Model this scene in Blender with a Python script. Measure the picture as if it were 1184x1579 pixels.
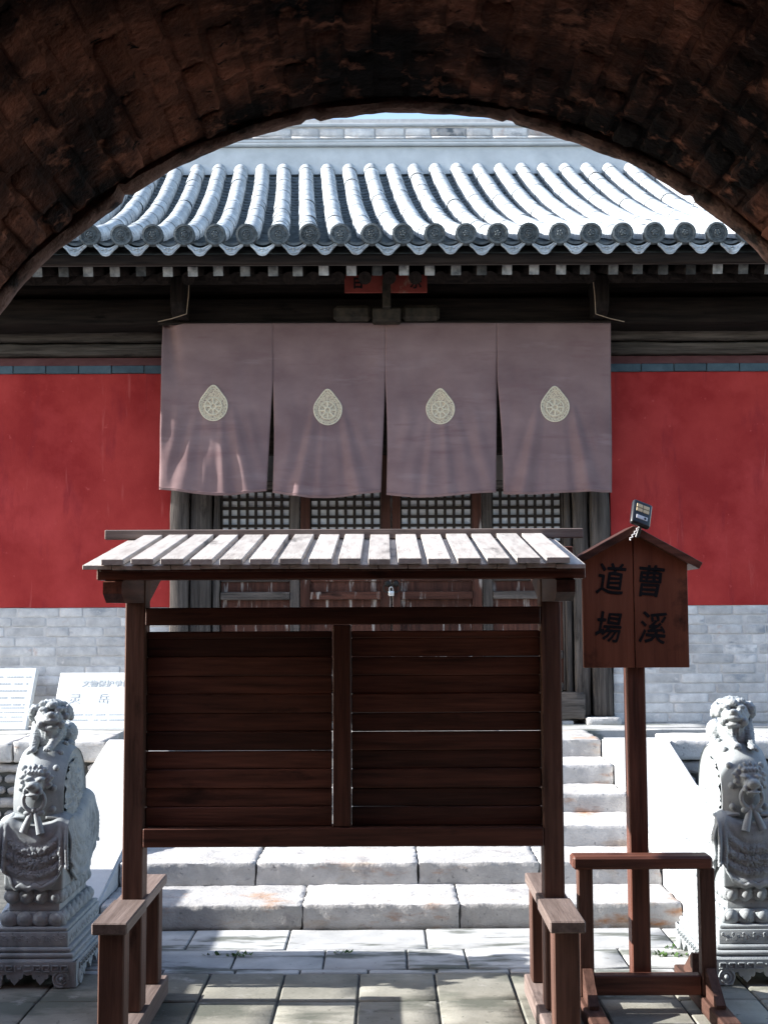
import bpy, bmesh, math, random
from mathutils import Vector, Matrix, noise, Euler
R = math.radians
rnd = random.Random(7)
for o in list(bpy.data.objects): bpy.data.objects.remove(o)
scene = bpy.context.scene
COL = scene.collection

# ------------------------------------------------------------ camera
FPX, W0, H0 = 1900.0, 1184.0, 1579.0          # focal length and size of the photograph in pixels
EYE = Vector((0, 0, 1.71)); TILT = R(4.69); ROLL = 0.004
_f = Vector((0, math.cos(TILT), math.sin(TILT)))
_u0 = Vector((0, -math.sin(TILT), math.cos(TILT))); _r0 = Vector((1, 0, 0))
_r = _r0 * math.cos(ROLL) - _u0 * math.sin(ROLL)
_u = _u0 * math.cos(ROLL) + _r0 * math.sin(ROLL)
cd = bpy.data.cameras.new('camera'); cam = bpy.data.objects.new('camera', cd); COL.objects.link(cam)
cam.matrix_world = Matrix(((_r.x, _u.x, -_f.x, EYE.x), (_r.y, _u.y, -_f.y, EYE.y), (_r.z, _u.z, -_f.z, EYE.z), (0, 0, 0, 1)))
cd.sensor_fit = 'VERTICAL'; cd.sensor_height = 36; cd.lens = FPX / H0 * 36
cd.clip_start = 0.05; cd.clip_end = 2000
scene.camera = cam
def P(px, py, Y):
    """point on the plane at distance Y that the photograph shows at a pixel"""
    d = _f * FPX + _r * (px - W0 / 2) - _u * (py - H0 / 2)
    return EYE + d * (Y / d.y)
def X(px, Y, py=946): return P(px, py, Y).x
def Z(py, Y, px=592): return P(px, py, Y).z

# ------------------------------------------------------------ sky, sun, exposure
SUN_EL, SUN_FRONT = R(27), R(-0.6)            # sun stands to the left, a touch behind the plane of the hall's facade
sv = Vector((-math.cos(SUN_EL) * math.cos(SUN_FRONT), -math.cos(SUN_EL) * math.sin(SUN_FRONT), math.sin(SUN_EL)))
world = bpy.data.worlds.new('World'); scene.world = world; world.use_nodes = True
nt = world.node_tree
sky = nt.nodes.new('ShaderNodeTexSky'); sky.sky_type = 'NISHITA'; sky.sun_disc = False
sky.sun_elevation = SUN_EL; sky.sun_rotation = math.atan2(sv.x, sv.y)
sky.air_density = 1.0; sky.dust_density = 1.2; sky.ozone_density = 0.6
nt.links.new(sky.outputs[0], nt.nodes['Background'].inputs[0])
nt.nodes['Background'].inputs[1].default_value = 0.15
ld = bpy.data.lights.new('sun', 'SUN'); ld.energy = 5.0; ld.angle = R(0.5); ld.color = (1, 0.97, 0.93)
sun = bpy.data.objects.new('sun', ld); COL.objects.link(sun)
sun.rotation_euler = sv.to_track_quat('Z', 'Y').to_euler(); sun.location = (-20, 0, 20)
scene.view_settings.view_transform = 'Standard'; scene.view_settings.look = 'None'
scene.view_settings.exposure = 1.45; scene.view_settings.gamma = 1.0
scene.view_settings.use_curve_mapping = False
scene.render.engine = 'CYCLES'

# ------------------------------------------------------------ materials
def mat(name, c1, c2, scale=6, stretch=(1, 1, 1), rough=0.85, bump=0.3, bscale=60, bdist=0.004, rand=0.12,
        stains=(), metal=0.0, detail=6, ramp=(0.3, 0.7), spec=0.2, bstretch=None, trans=0):
    m = bpy.data.materials.new(name); m.use_nodes = True
    N, L = m.node_tree.nodes, m.node_tree.links
    b = N['Principled BSDF']; b.inputs['Roughness'].default_value = rough; b.inputs['Metallic'].default_value = metal
    b.inputs['Specular IOR Level'].default_value = spec
    geo = N.new('ShaderNodeNewGeometry')
    oi = N.new('ShaderNodeObjectInfo')
    def noise_at(sc, st, det, off=0.0):
        mp = N.new('ShaderNodeMapping'); mp.inputs['Scale'].default_value = st; mp.inputs['Location'].default_value = (off, off * 1.7, off * 0.6)
        L.new(geo.outputs['Position'], mp.inputs['Vector'])
        t = N.new('ShaderNodeTexNoise'); t.inputs['Scale'].default_value = sc; t.inputs['Detail'].default_value = det
        t.inputs['Roughness'].default_value = 0.6
        L.new(mp.outputs[0], t.inputs['Vector']); return t.outputs['Fac']
    def rampn(fac, stops):
        r = N.new('ShaderNodeValToRGB'); e = r.color_ramp.elements
        while len(e) < len(stops): e.new(0.5)
        for q, (p, c) in zip(e, stops): q.position = p; q.color = tuple(c) + (1,) if len(c) == 3 else c
        L.new(fac, r.inputs[0]); return r.outputs[0]
    base = noise_at(scale, stretch, detail)
    col = rampn(base, [(ramp[0], c1), (ramp[1], c2)])
    mr = N.new('ShaderNodeMapRange'); mr.inputs['To Min'].default_value = 1 - rand; mr.inputs['To Max'].default_value = 1 + rand
    L.new(oi.outputs['Random'], mr.inputs['Value'])
    hs = N.new('ShaderNodeHueSaturation'); L.new(col, hs.inputs['Color']); L.new(mr.outputs[0], hs.inputs['Value']); col = hs.outputs[0]
    for i, s in enumerate(stains):
        sc, st, lo, hi, c = s[:5]
        f = rampn(noise_at(sc, st, 5, 3.1 * (i + 1)), [(lo, (0, 0, 0)), (hi, (1, 1, 1))])
        if len(s) > 5:                          # limited to a range of heights: a tide mark of dirt
            sep = N.new('ShaderNodeSeparateXYZ'); L.new(geo.outputs['Position'], sep.inputs[0])
            mz = N.new('ShaderNodeMapRange'); mz.interpolation_type = 'SMOOTHSTEP'
            mz.inputs['From Min'].default_value = s[5]; mz.inputs['From Max'].default_value = s[6]
            L.new(sep.outputs['Z'], mz.inputs['Value'])
            mu = N.new('ShaderNodeMath'); mu.operation = 'MULTIPLY'; L.new(f, mu.inputs[0]); L.new(mz.outputs[0], mu.inputs[1]); f = mu.outputs[0]
        mx = N.new('ShaderNodeMixRGB'); L.new(f, mx.inputs[0]); L.new(col, mx.inputs[1]); mx.inputs[2].default_value = tuple(c) + (1,)
        col = mx.outputs[0]
    L.new(col, b.inputs['Base Color'])
    if bump:
        ad = N.new('ShaderNodeMath'); ad.operation = 'ADD'
        L.new(base, ad.inputs[0]); L.new(noise_at(bscale, bstretch or stretch, 4, 9.0), ad.inputs[1])
        bp = N.new('ShaderNodeBump'); bp.inputs['Strength'].default_value = bump; bp.inputs['Distance'].default_value = bdist
        L.new(ad.outputs[0], bp.inputs['Height']); L.new(bp.outputs[0], b.inputs['Normal'])
    return m
def woods(prefix, c1, c2, **k):
    ax = {'x': (0.06, 1, 1), 'y': (1, 0.06, 1), 'z': (1, 1, 0.06)}
    d = dict(scale=38, bscale=150, bump=0.5, bdist=0.003, rough=0.62, detail=8, rand=0.25)
    d.update(k)
    out = {}
    for a, st in ax.items():
        kk = dict(d)
        kk['stains'] = [(9, tuple(0.25 + 0.75 * q for q in st), 0.60, 0.72, tuple(0.45 * q for q in c1))] + list(k.get('stains', ()))
        out[a] = mat(prefix + '_' + a, c1, c2, stretch=st, **kk)
    return out
WOOD = woods('stained_wood', (0.030, 0.011, 0.007), (0.125, 0.047, 0.031), rand=0.5, spec=0.3, rough=0.5)
POSTW = woods('post_wood', (0.050, 0.025, 0.018), (0.14, 0.072, 0.054))
ARMW = woods('sun_bleached_wood', (0.12, 0.088, 0.076), (0.25, 0.195, 0.175))
GREYW = woods('weathered_wood', (0.028, 0.024, 0.022), (0.125, 0.108, 0.098), rough=0.85, bump=0.9, bdist=0.006)
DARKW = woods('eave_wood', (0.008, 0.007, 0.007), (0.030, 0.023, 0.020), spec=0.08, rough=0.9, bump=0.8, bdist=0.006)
DOORW = woods('door_wood', (0.03, 0.012, 0.009), (0.095, 0.038, 0.026), rough=0.8, bump=0.7,
              stains=[(16, (1, 1, 0.1), 0.58, 0.66, (0.30, 0.27, 0.25))])
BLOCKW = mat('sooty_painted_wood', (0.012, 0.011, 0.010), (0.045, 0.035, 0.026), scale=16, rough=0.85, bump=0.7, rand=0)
ENDW = mat('sawn_rafter_end', (0.05, 0.055, 0.06), (0.26, 0.26, 0.26), scale=14, rough=0.9, bump=0.6, rand=0.85)
BOARDW = woods('roof_board_wood', (0.30, 0.27, 0.25), (0.48, 0.45, 0.42), rough=0.7, rand=0.12)
RIDGEW = woods('ridge_board_wood', (0.08, 0.062, 0.055), (0.20, 0.165, 0.15), rough=0.75)
SIGNW = mat('sign_board_wood', (0.14, 0.046, 0.026), (0.22, 0.076, 0.043), scale=20, stretch=(1, 1, 0.08), rough=0.5, bump=0.25, bscale=90,
            stains=[(5, (1, 1, 1), 0.58, 0.75, (0.03, 0.014, 0.010))])
INK = mat('black_ink', (0.004, 0.005, 0.007), (0.012, 0.013, 0.015), rough=0.55, bump=0.1, rand=0)
SOOT = [(4.0, (1, 0.5, 1), 0.48, 0.62, (0.035, 0.020, 0.017)), (1.5, (1, 1, 1), 0.45, 0.60, (0.013, 0.011, 0.011)), (13, (1, 1, 1), 0.56, 0.70, (0.33, 0.14, 0.09)),
        (26, (1, 1, 1), 0.62, 0.70, (0.012, 0.011, 0.011)), (9, (1, 0.3, 1), 0.60, 0.74, (0.20, 0.085, 0.055))]
BRICKRED = mat('arch_brick', (0.085, 0.040, 0.028), (0.34, 0.13, 0.08), scale=8, rough=0.95, bump=0.9, bscale=50, bdist=0.012, rand=0.38, spec=0.05, stains=SOOT)
MORTAR = mat('arch_mortar', (0.075, 0.036, 0.026), (0.24, 0.10, 0.066), scale=8, rough=1, bump=0.9, bscale=50, bdist=0.012, rand=0, spec=0.05, stains=SOOT)
GATEW = mat('gate_plaster', (0.22, 0.07, 0.05), (0.30, 0.11, 0.08), scale=3, rough=0.95, bump=0.4, bscale=30)
LIP = mat('arch_lip_plaster', (0.10, 0.055, 0.042), (0.26, 0.155, 0.125), scale=14, rough=0.95, bump=0.9, bscale=60, bdist=0.01,
          stains=[(9, (1, 1, 1), 0.5, 0.62, (0.03, 0.022, 0.02))])
REDW = mat('red_plaster', (0.28, 0.021, 0.021), (0.38, 0.040, 0.036), scale=2.2, rough=0.9, bump=0.35, bscale=45, bdist=0.004, rand=0.03, ramp=(0.35, 0.65),
           stains=[(60, (1, 1, 1), 0.745, 0.76, (0.60, 0.40, 0.36)), (1.4, (1, 1, 1), 0.52, 0.72, (0.44, 0.05, 0.048)), (5, (1, 1, 0.25), 0.58, 0.80, (0.22, 0.018, 0.024)), (9, (1, 1, 0.07), 0.62, 0.80, (0.20, 0.02, 0.026)), (11, (1, 1, 0.10), 0.66, 0.82, (0.50, 0.11, 0.10)), (13, (1, 1, 1), 0.66, 0.74, (0.46, 0.07, 0.065))])
BRICKG = mat('whitewashed_brick', (0.42, 0.42, 0.43), (0.66, 0.655, 0.65), scale=9, rough=0.95, bump=0.7, bscale=70, bdist=0.006, rand=0.20,
             stains=[(4, (1, 1, 2), 0.60, 0.72, (0.30, 0.32, 0.35)), (7, (1, 1, 1), 0.62, 0.70, (0.66, 0.64, 0.63)), (5, (1, 1, 1), 0.66, 0.76, (0.48, 0.38, 0.34))])
LIME = mat('lime_mortar', (0.46, 0.45, 0.45), (0.62, 0.61, 0.60), scale=12, rough=1, bump=0.6, bscale=80, rand=0)
SLATE = mat('slate_blue_brick', (0.045, 0.075, 0.10), (0.075, 0.115, 0.145), scale=10, rough=0.8, rand=0.2)
LEDGE = mat('faded_red_plaster', (0.16, 0.06, 0.062), (0.25, 0.11, 0.11), scale=6, rough=0.95, rand=0.05)
STONE = mat('limestone', (0.36, 0.355, 0.35), (0.54, 0.53, 0.52), scale=7, rough=0.9, bump=0.8, bscale=60, bdist=0.006, rand=0.12,
            stains=[(2.2, (1, 1, 3), 0.60, 0.72, (0.36, 0.19, 0.10)), (5, (1, 1, 1.5), 0.60, 0.70, (0.29, 0.28, 0.28)), (30, (1, 1, 1), 0.62, 0.70, (0.24, 0.24, 0.24)), (3, (1, 3, 3), 0.58, 0.70, (0.42, 0.36, 0.31))])
RAMP = mat('ramp_limestone', (0.44, 0.45, 0.455), (0.56, 0.565, 0.565), scale=5, rough=0.85, bump=0.35, bscale=60, bdist=0.004, rand=0.05)
MASON = mat('platform_stone', (0.26, 0.26, 0.27), (0.46, 0.44, 0.43), scale=9, rough=0.95, bump=0.9, bscale=50, bdist=0.012, rand=0.3,
            stains=[(4, (1, 1, 1), 0.58, 0.68, (0.38, 0.29, 0.25)), (7, (1, 1, 1), 0.58, 0.68, (0.12, 0.14, 0.16))])
JOINT = mat('dark_joint', (0.05, 0.055, 0.055), (0.13, 0.13, 0.125), scale=14, rough=1, bump=0.6, bscale=60, rand=0)
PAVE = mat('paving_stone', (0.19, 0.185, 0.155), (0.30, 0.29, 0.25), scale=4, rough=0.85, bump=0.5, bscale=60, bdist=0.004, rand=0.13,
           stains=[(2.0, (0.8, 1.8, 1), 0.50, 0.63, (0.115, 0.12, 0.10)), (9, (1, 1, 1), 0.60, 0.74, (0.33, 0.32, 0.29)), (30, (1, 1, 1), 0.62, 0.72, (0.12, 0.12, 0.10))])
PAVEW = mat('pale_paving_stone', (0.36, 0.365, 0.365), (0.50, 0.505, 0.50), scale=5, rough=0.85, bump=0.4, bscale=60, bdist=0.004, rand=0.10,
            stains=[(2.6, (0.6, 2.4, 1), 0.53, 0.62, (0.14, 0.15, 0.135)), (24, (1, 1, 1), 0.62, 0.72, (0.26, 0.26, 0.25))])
LIONST = mat('carved_grey_stone', (0.25, 0.28, 0.295), (0.37, 0.395, 0.405), scale=14, rough=0.85, bump=0.45, bscale=240, bdist=0.003, rand=0.02, stains=[(6, (1, 1, 0.4), 0.58, 0.72, (0.20, 0.22, 0.225)), (50, (1, 1, 1), 0.64, 0.70, (0.17, 0.185, 0.19))])
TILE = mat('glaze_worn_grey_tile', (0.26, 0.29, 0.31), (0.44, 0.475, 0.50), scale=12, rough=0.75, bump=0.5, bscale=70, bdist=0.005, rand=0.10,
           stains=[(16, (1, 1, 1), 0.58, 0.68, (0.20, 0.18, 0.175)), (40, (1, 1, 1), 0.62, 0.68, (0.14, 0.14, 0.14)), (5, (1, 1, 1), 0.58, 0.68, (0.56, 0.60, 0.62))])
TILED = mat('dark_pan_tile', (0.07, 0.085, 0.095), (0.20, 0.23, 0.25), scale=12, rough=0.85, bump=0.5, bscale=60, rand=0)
TILEE = mat('tile_end_grey', (0.04, 0.048, 0.053), (0.135, 0.155, 0.165), scale=30, rough=0.75, bump=0.8, bscale=130, bdist=0.006, rand=0.15)
RIDGE = mat('ridge_plaster', (0.40, 0.43, 0.45), (0.52, 0.55, 0.57), scale=5, rough=0.85, bump=0.4, rand=0.05)
CLOTH = mat('mauve_curtain', (0.160, 0.103, 0.106), (0.235, 0.160, 0.160), scale=2.0, stretch=(1, 1, 1.8), rough=0.85, bump=0.2, bscale=400, bdist=0.001, rand=0.05, spec=0.12,
            stains=[(2.5, (0.6, 1, 4), 0.56, 0.70, (0.175, 0.108, 0.112)), (1.2, (1, 1, 5), 0.58, 0.75, (0.25, 0.18, 0.185))])
GOLD = mat('gold_embroidery', (0.24, 0.18, 0.16), (0.60, 0.50, 0.36), scale=120, rough=0.6, bump=0.5, bscale=200, bdist=0.002, rand=0, ramp=(0.38, 0.52), detail=2)
GOLDP = mat('pale_gold_thread', (0.56, 0.50, 0.38), (0.68, 0.61, 0.48), scale=60, rough=0.6, bump=0.3, rand=0)
PAPER = mat('window_paper', (0.62, 0.64, 0.66), (0.80, 0.82, 0.83), scale=9, rough=0.9, bump=0.2, rand=0.06)
LATT = mat('dark_lattice_wood', (0.012, 0.010, 0.009), (0.035, 0.027, 0.022), scale=30, rough=0.8)
STELE = mat('white_stele_stone', (0.60, 0.62, 0.62), (0.68, 0.70, 0.70), scale=6, rough=0.6, bump=0.1, rand=0.02)
CUT = mat('engraved_grey', (0.40, 0.43, 0.45), (0.50, 0.53, 0.54), rough=0.9, rand=0, bump=0)
PLAQ = mat('red_plaque', (0.15, 0.028, 0.022), (0.22, 0.045, 0.034), scale=10, rough=0.7, rand=0, stains=[(8, (1, 1, 1), 0.58, 0.66, (0.22, 0.12, 0.09))])
BLACKP = mat('black_plastic', (0.008, 0.009, 0.011), (0.014, 0.015, 0.018), rough=0.35, bump=0.05, rand=0, spec=0.5)
LED = mat('amber_led_cells', (0.62, 0.47, 0.26), (0.72, 0.58, 0.36), scale=200, rough=0.35, bump=0, rand=0)
WHITEP = mat('white_plastic', (0.60, 0.60, 0.62), (0.68, 0.68, 0.70), rough=0.4, bump=0, rand=0)
STEEL = mat('padlock_steel', (0.70, 0.72, 0.72), (0.78, 0.80, 0.80), rough=0.35, bump=0, metal=0.6, rand=0)
IRON = mat('dark_iron', (0.03, 0.03, 0.03), (0.06, 0.055, 0.05), rough=0.6, metal=0.6, bump=0.2, rand=0)
ROPE = mat('pale_rope', (0.20, 0.15, 0.11), (0.30, 0.23, 0.17), scale=60, rough=0.9, rand=0)
LEAF = mat('weed_leaf', (0.035, 0.085, 0.02), (0.085, 0.15, 0.04), scale=30, rough=0.6, bump=0.1, rand=0.2)
EARTH = mat('earth_ground', (0.16, 0.15, 0.13), (0.26, 0.25, 0.22), scale=2, rough=1, bump=0.5, bscale=30)

# ------------------------------------------------------------ mesh helpers
WL = {}
def link(o, parent, loc):
    COL.objects.link(o); loc = Vector(loc)
    o.location = loc - WL[parent] if parent else loc
    if parent: o.parent = parent
    WL[o] = loc
    return o
def thing(name, label, cat, loc, group=None):
    o = bpy.data.objects.new(name, None); o.empty_display_size = 0.1; link(o, None, loc)
    o['label'] = label; o['category'] = cat
    if group: o['group'] = group
    return o
def tag(o, label, cat, group=None):
    o['label'] = label; o['category'] = cat
    if group: o['group'] = group
    return o
def struct(o): o['kind'] = 'structure'; return o
def stuff(o): o['kind'] = 'stuff'; return o
def smooth(me, ang=40):
    for p in me.polygons: p.use_smooth = True
    try: me.set_sharp_from_angle(angle=R(ang))
    except Exception: pass
def obj(name, bm, m, parent=None, sm=0, origin=None, keep=False):
    """link a bmesh given in world coordinates as one object with its origin at its own base centre"""
    me = bpy.data.meshes.new(name)
    vs = [v.co for v in bm.verts]
    lo = Vector((min(v.x for v in vs), min(v.y for v in vs), min(v.z for v in vs)))
    hi = Vector((max(v.x for v in vs), max(v.y for v in vs), max(v.z for v in vs)))
    c = Vector(origin) if origin else Vector(((lo.x + hi.x) / 2, (lo.y + hi.y) / 2, lo.z))
    bmesh.ops.translate(bm, verts=bm.verts, vec=-c)
    bm.to_mesh(me)
    if not keep: bm.free()
    me.materials.append(m)
    if sm: smooth(me, sm)
    return link(bpy.data.objects.new(name, me), parent, c)
def inst(name, me, parent, loc, rot=(0, 0, 0), scale=(1, 1, 1)):
    o = link(bpy.data.objects.new(name, me), parent, loc)
    o.rotation_euler = rot; o.scale = scale
    return o
def mesh_of(name, bm, m, sm=0):
    me = bpy.data.meshes.new(name); bm.to_mesh(me); bm.free(); me.materials.append(m)
    if sm: smooth(me, sm)
    return me
def nb(): return bmesh.new()
def box(bm, x0, x1, y0, y1, z0, z1, bev=0.0, rot=None, segs=1):
    r = bmesh.ops.create_cube(bm, size=1)
    c = Vector(((x0 + x1) / 2, (y0 + y1) / 2, (z0 + z1) / 2))
    for v in r['verts']: v.co = Vector((v.co.x * (x1 - x0), v.co.y * (y1 - y0), v.co.z * (z1 - z0)))
    vs = r['verts']
    if bev:
        es = list({e for v in vs for e in v.link_edges})
        rr = bmesh.ops.bevel(bm, geom=es, offset=bev, segments=segs, affect='EDGES', profile=0.5)
        vs = rr['verts']
        vs = list({v for f in rr['faces'] for v in f.verts} | {v for v in vs if v.is_valid})
    if rot is not None:
        for v in vs: v.co = rot @ v.co
    for v in vs: v.co += c
    return vs
def B(name, x0, x1, y0, y1, z0, z1, m, parent=None, bev=0.004):
    bm = nb(); box(bm, min(x0, x1), max(x0, x1), y0, y1, min(z0, z1), max(z0, z1), bev); return obj(name, bm, m, parent)
def prism(bm, pts, y0, y1, axis='y'):
    """extrude a polygon given as (a, b) pairs; axis y: a=x b=z, axis x: a=y b=z"""
    def mk(a, b, t): return Vector((a, t, b)) if axis == 'y' else (Vector((t, a, b)) if axis == 'x' else Vector((a, b, t)))
    f = [bm.verts.new(mk(a, b, y0)) for a, b in pts]; g = [bm.verts.new(mk(a, b, y1)) for a, b in pts]
    n = len(pts)
    bm.faces.new(f); bm.faces.new(list(reversed(g)))
    for i in range(n): bm.faces.new((f[i], g[i], g[(i + 1) % n], f[(i + 1) % n]))
    bmesh.ops.recalc_face_normals(bm, faces=bm.faces)
    return f + g
def tube(bm, pts, rad, n=8, cap=True):
    pts = [Vector(p) for p in pts]; rings = []
    for i, p in enumerate(pts):
        d = (pts[min(i + 1, len(pts) - 1)] - pts[max(i - 1, 0)]).normalized()
        a = d.orthogonal().normalized(); b = d.cross(a)
        if i and rings:
            a = (prev - d * prev.dot(d)).normalized(); b = d.cross(a)
        prev = a
        r = rad[i] if isinstance(rad, (list, tuple)) else rad
        rings.append([bm.verts.new(p + (a * math.cos(t) + b * math.sin(t)) * r) for t in [2 * math.pi * k / n for k in range(n)]])
    for q, w in zip(rings, rings[1:]):
        for k in range(n): bm.faces.new((q[k], q[(k + 1) % n], w[(k + 1) % n], w[k]))
    if cap: bm.faces.new(list(reversed(rings[0]))); bm.faces.new(rings[-1])
def ell(bm, c, r, rot=None, sub=2):
    q = bmesh.ops.create_icosphere(bm, subdivisions=sub, radius=1)
    for v in q['verts']:
        p = Vector((v.co.x * r[0], v.co.y * r[1], v.co.z * r[2]))
        if rot is not None: p = rot @ p
        v.co = p + Vector(c)
def torus(bm, c, R0, r0, ax='y', n=24, m=8, a0=0, a1=2 * math.pi):
    full = abs(a1 - a0 - 2 * math.pi) < 1e-4
    rings = []
    for i in range(n if full else n + 1):
        t = a0 + (a1 - a0) * i / n; rr = []
        for k in range(m):
            p = 2 * math.pi * k / m; rad = R0 + r0 * math.cos(p); h = r0 * math.sin(p)
            a, b = rad * math.cos(t), rad * math.sin(t)
            v = {'y': (a, h, b), 'x': (h, a, b), 'z': (a, b, h)}[ax]
            rr.append(bm.verts.new(Vector(c) + Vector(v)))
        rings.append(rr)
    N_ = len(rings)
    for i in range(N_ if full else N_ - 1):
        q, w = rings[i], rings[(i + 1) % N_]
        for k in range(m): bm.faces.new((q[k], q[(k + 1) % m], w[(k + 1) % m], w[k]))
def fbm(p, sc, oct=3):
    s, a, t = 0, 1, 0
    for i in range(oct):
        s += a * noise.noise(Vector(p) * sc); t += a; a *= 0.5; sc *= 2.1
    return s / t
def rough_block(bm, x0, x1, y0, y1, z0, z1, amp=0.006, cut=None, bev=0.012, sc=6.0, seed=0.0):
    """worn stone: bevelled box, cut into small faces and pushed about by noise"""
    b2 = nb()
    box(b2, x0, x1, y0, y1, z0, z1, min(bev, 0.3 * min(x1 - x0, y1 - y0, z1 - z0)))
    step = cut or 0.09
    for ax, (a, b) in enumerate(((x0, x1), (y0, y1), (z0, z1))):
        n = int((b - a) / step)
        for i in range(1, n + 1):
            co = Vector((0, 0, 0)); co[ax] = a + (b - a) * i / (n + 1); no = Vector((0, 0, 0)); no[ax] = 1
            bmesh.ops.bisect_plane(b2, geom=b2.verts[:] + b2.edges[:] + b2.faces[:], plane_co=co, plane_no=no)
    c = Vector(((x0 + x1) / 2, (y0 + y1) / 2, (z0 + z1) / 2))
    for v in b2.verts:
        d = (v.co - c); d = Vector((d.x / (x1 - x0), d.y / (y1 - y0), d.z / (z1 - z0)))
        k = sum(1 for q in d if abs(q) > 0.40)
        n = fbm(v.co + Vector((seed, seed * 2, 0)), sc)
        v.co -= Vector((d.x, d.y, d.z)).normalized() * (amp * (n + 0.3) * (1.0 if k < 2 else 1.5))
    me = bpy.data.meshes.new('tmp'); b2.to_mesh(me); b2.free(); bm.from_mesh(me); bpy.data.meshes.remove(me)
def remeshed(name, bm, vox, m, it=3, disp=None):
    me = bpy.data.meshes.new('tmp'); bm.to_mesh(me); bm.free()
    o = bpy.data.objects.new('tmp', me); COL.objects.link(o)
    md = o.modifiers.new('r', 'REMESH'); md.mode = 'VOXEL'; md.voxel_size = vox
    ms = o.modifiers.new('s', 'SMOOTH'); ms.iterations = it; ms.factor = 0.5
    dg = bpy.context.evaluated_depsgraph_get()
    out = bpy.data.meshes.new_from_object(o.evaluated_get(dg))
    bpy.data.objects.remove(o); bpy.data.meshes.remove(me)
    b = nb(); b.from_mesh(out); bpy.data.meshes.remove(out)
    if disp:
        b.normal_update()
        for v in b.verts: v.co += v.normal * disp(v.co)
    return b
def text_bm(s, size, depth=0.002, bold=0.0, shear=0.0):
    """letters as a mesh standing up in the xz plane, facing -y, centred on the origin"""
    cu = bpy.data.curves.new('t', 'FONT'); cu.body = s; cu.size = size; cu.extrude = depth; cu.offset = bold; cu.shear = shear
    cu.resolution_u = 2; cu.align_x = 'CENTER'; cu.align_y = 'CENTER'
    o = bpy.data.objects.new('t', cu); COL.objects.link(o)
    dg = bpy.context.evaluated_depsgraph_get()
    me = bpy.data.meshes.new_from_object(o.evaluated_get(dg))
    bpy.data.objects.remove(o); bpy.data.curves.remove(cu)
    b = nb(); b.from_mesh(me); bpy.data.meshes.remove(me)
    for v in b.verts: v.co = Vector((v.co.x, -v.co.z, v.co.y))
    if b.verts:
        xs = [v.co.x for v in b.verts]; zs = [v.co.z for v in b.verts]
        c = Vector(((min(xs) + max(xs)) / 2, 0, (min(zs) + max(zs)) / 2))
        for v in b.verts: v.co -= c
    return b

# ============================================================ GROUND
bm = nb(); bmesh.ops.create_grid(bm, x_segments=8, y_segments=8, size=400)
for v in bm.verts: v.co.z = -0.03
ground = struct(obj('courtyard_ground', bm, EARTH))
bm = nb(); box(bm, -6, 6, -6, 9.2, -0.028, -0.012)
bed = struct(obj('pavement', bm, JOINT))
def brush(ch, sc):
    b = nb()
    for k, (dx, dz) in enumerate(((0, 0), (0.0022, 0), (-0.0022, 0), (0, 0.0022), (0, -0.0022))):
        t = text_bm(ch, sc, 0.0004, 0.0, 0.12)
        for v in t.verts: v.co += Vector((dx, -0.00015 * k, dz)) + Vector((0.006 * noise.noise(v.co * 22), 0, 0.005 * noise.noise(v.co * 25 + Vector((5, 0, 0)))))
        me = bpy.data.meshes.new('t'); t.to_mesh(me); t.free(); b.from_mesh(me); bpy.data.meshes.remove(me)
    return b
def slab(x0, x1, y0, y1, m, z=0.0):
    b = nb(); rough_block(b, x0 + 0.004, x1 - 0.004, y0 + 0.004, y1 - 0.004, -0.024, z + rnd.uniform(-0.003, 0.003), amp=0.004, cut=0.16, bev=0.006, sc=5, seed=rnd.random() * 9)
    return obj('paving_slab', b, m, bed, 40)
y = 6.86
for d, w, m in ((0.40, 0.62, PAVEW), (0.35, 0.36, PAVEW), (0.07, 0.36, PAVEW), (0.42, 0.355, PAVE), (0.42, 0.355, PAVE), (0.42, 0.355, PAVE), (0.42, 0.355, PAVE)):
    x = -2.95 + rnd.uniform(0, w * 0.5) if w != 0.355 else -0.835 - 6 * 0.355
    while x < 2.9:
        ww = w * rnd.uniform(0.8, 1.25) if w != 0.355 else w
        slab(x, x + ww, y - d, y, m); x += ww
    y -= d

# ============================================================ STAIRS, RAMPS, PLATFORM
ZP, RIS, TRD, YS = 0.762, 0.127, 0.49, 6.88
YP = YS + 5 * TRD
stairs = thing('stone_stairs', 'worn pale limestone steps with rusty patches rising to the hall doors', 'stairs', (0.05, YS, 0))
joints = {1: [467, 705], 2: [396, 642, 826], 3: [500, 760], 4: [420, 700], 5: [330, 620], 6: [480, 780]}
XL, XR = -1.56, 1.62
for k in range(1, 7):
    Yk = YS + (k - 1) * TRD; zt = k * RIS
    xs = [XL] + [X(q, Yk) for q in joints[k]] + [XR]
    for a, b in zip(xs, xs[1:]):
        bm = nb(); dz = rnd.uniform(-0.004, 0.004)
        rough_block(bm, a + 0.0015, b - 0.0015, Yk + rnd.uniform(-0.008, 0.008), Yk + TRD + (0.1 if k < 6 else 0.28), zt - RIS - 0.02, zt + dz,
                    amp=0.011, cut=0.032, bev=0.006, sc=17, seed=k * 3.3 + a)
        obj('step_stone', bm, STONE, stairs, 50)
bm = nb(); box(bm, XL, XR, YS + 0.12, YP, -0.02, 0.1); box(bm, XL, XR, YS + TRD * 2 + 0.12, YP, 0.1, 0.34); box(bm, XL, XR, YS + TRD * 4 + 0.12, YP + 0.3, 0.34, 0.6)
obj('rubble_core', bm, JOINT, stairs)
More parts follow.
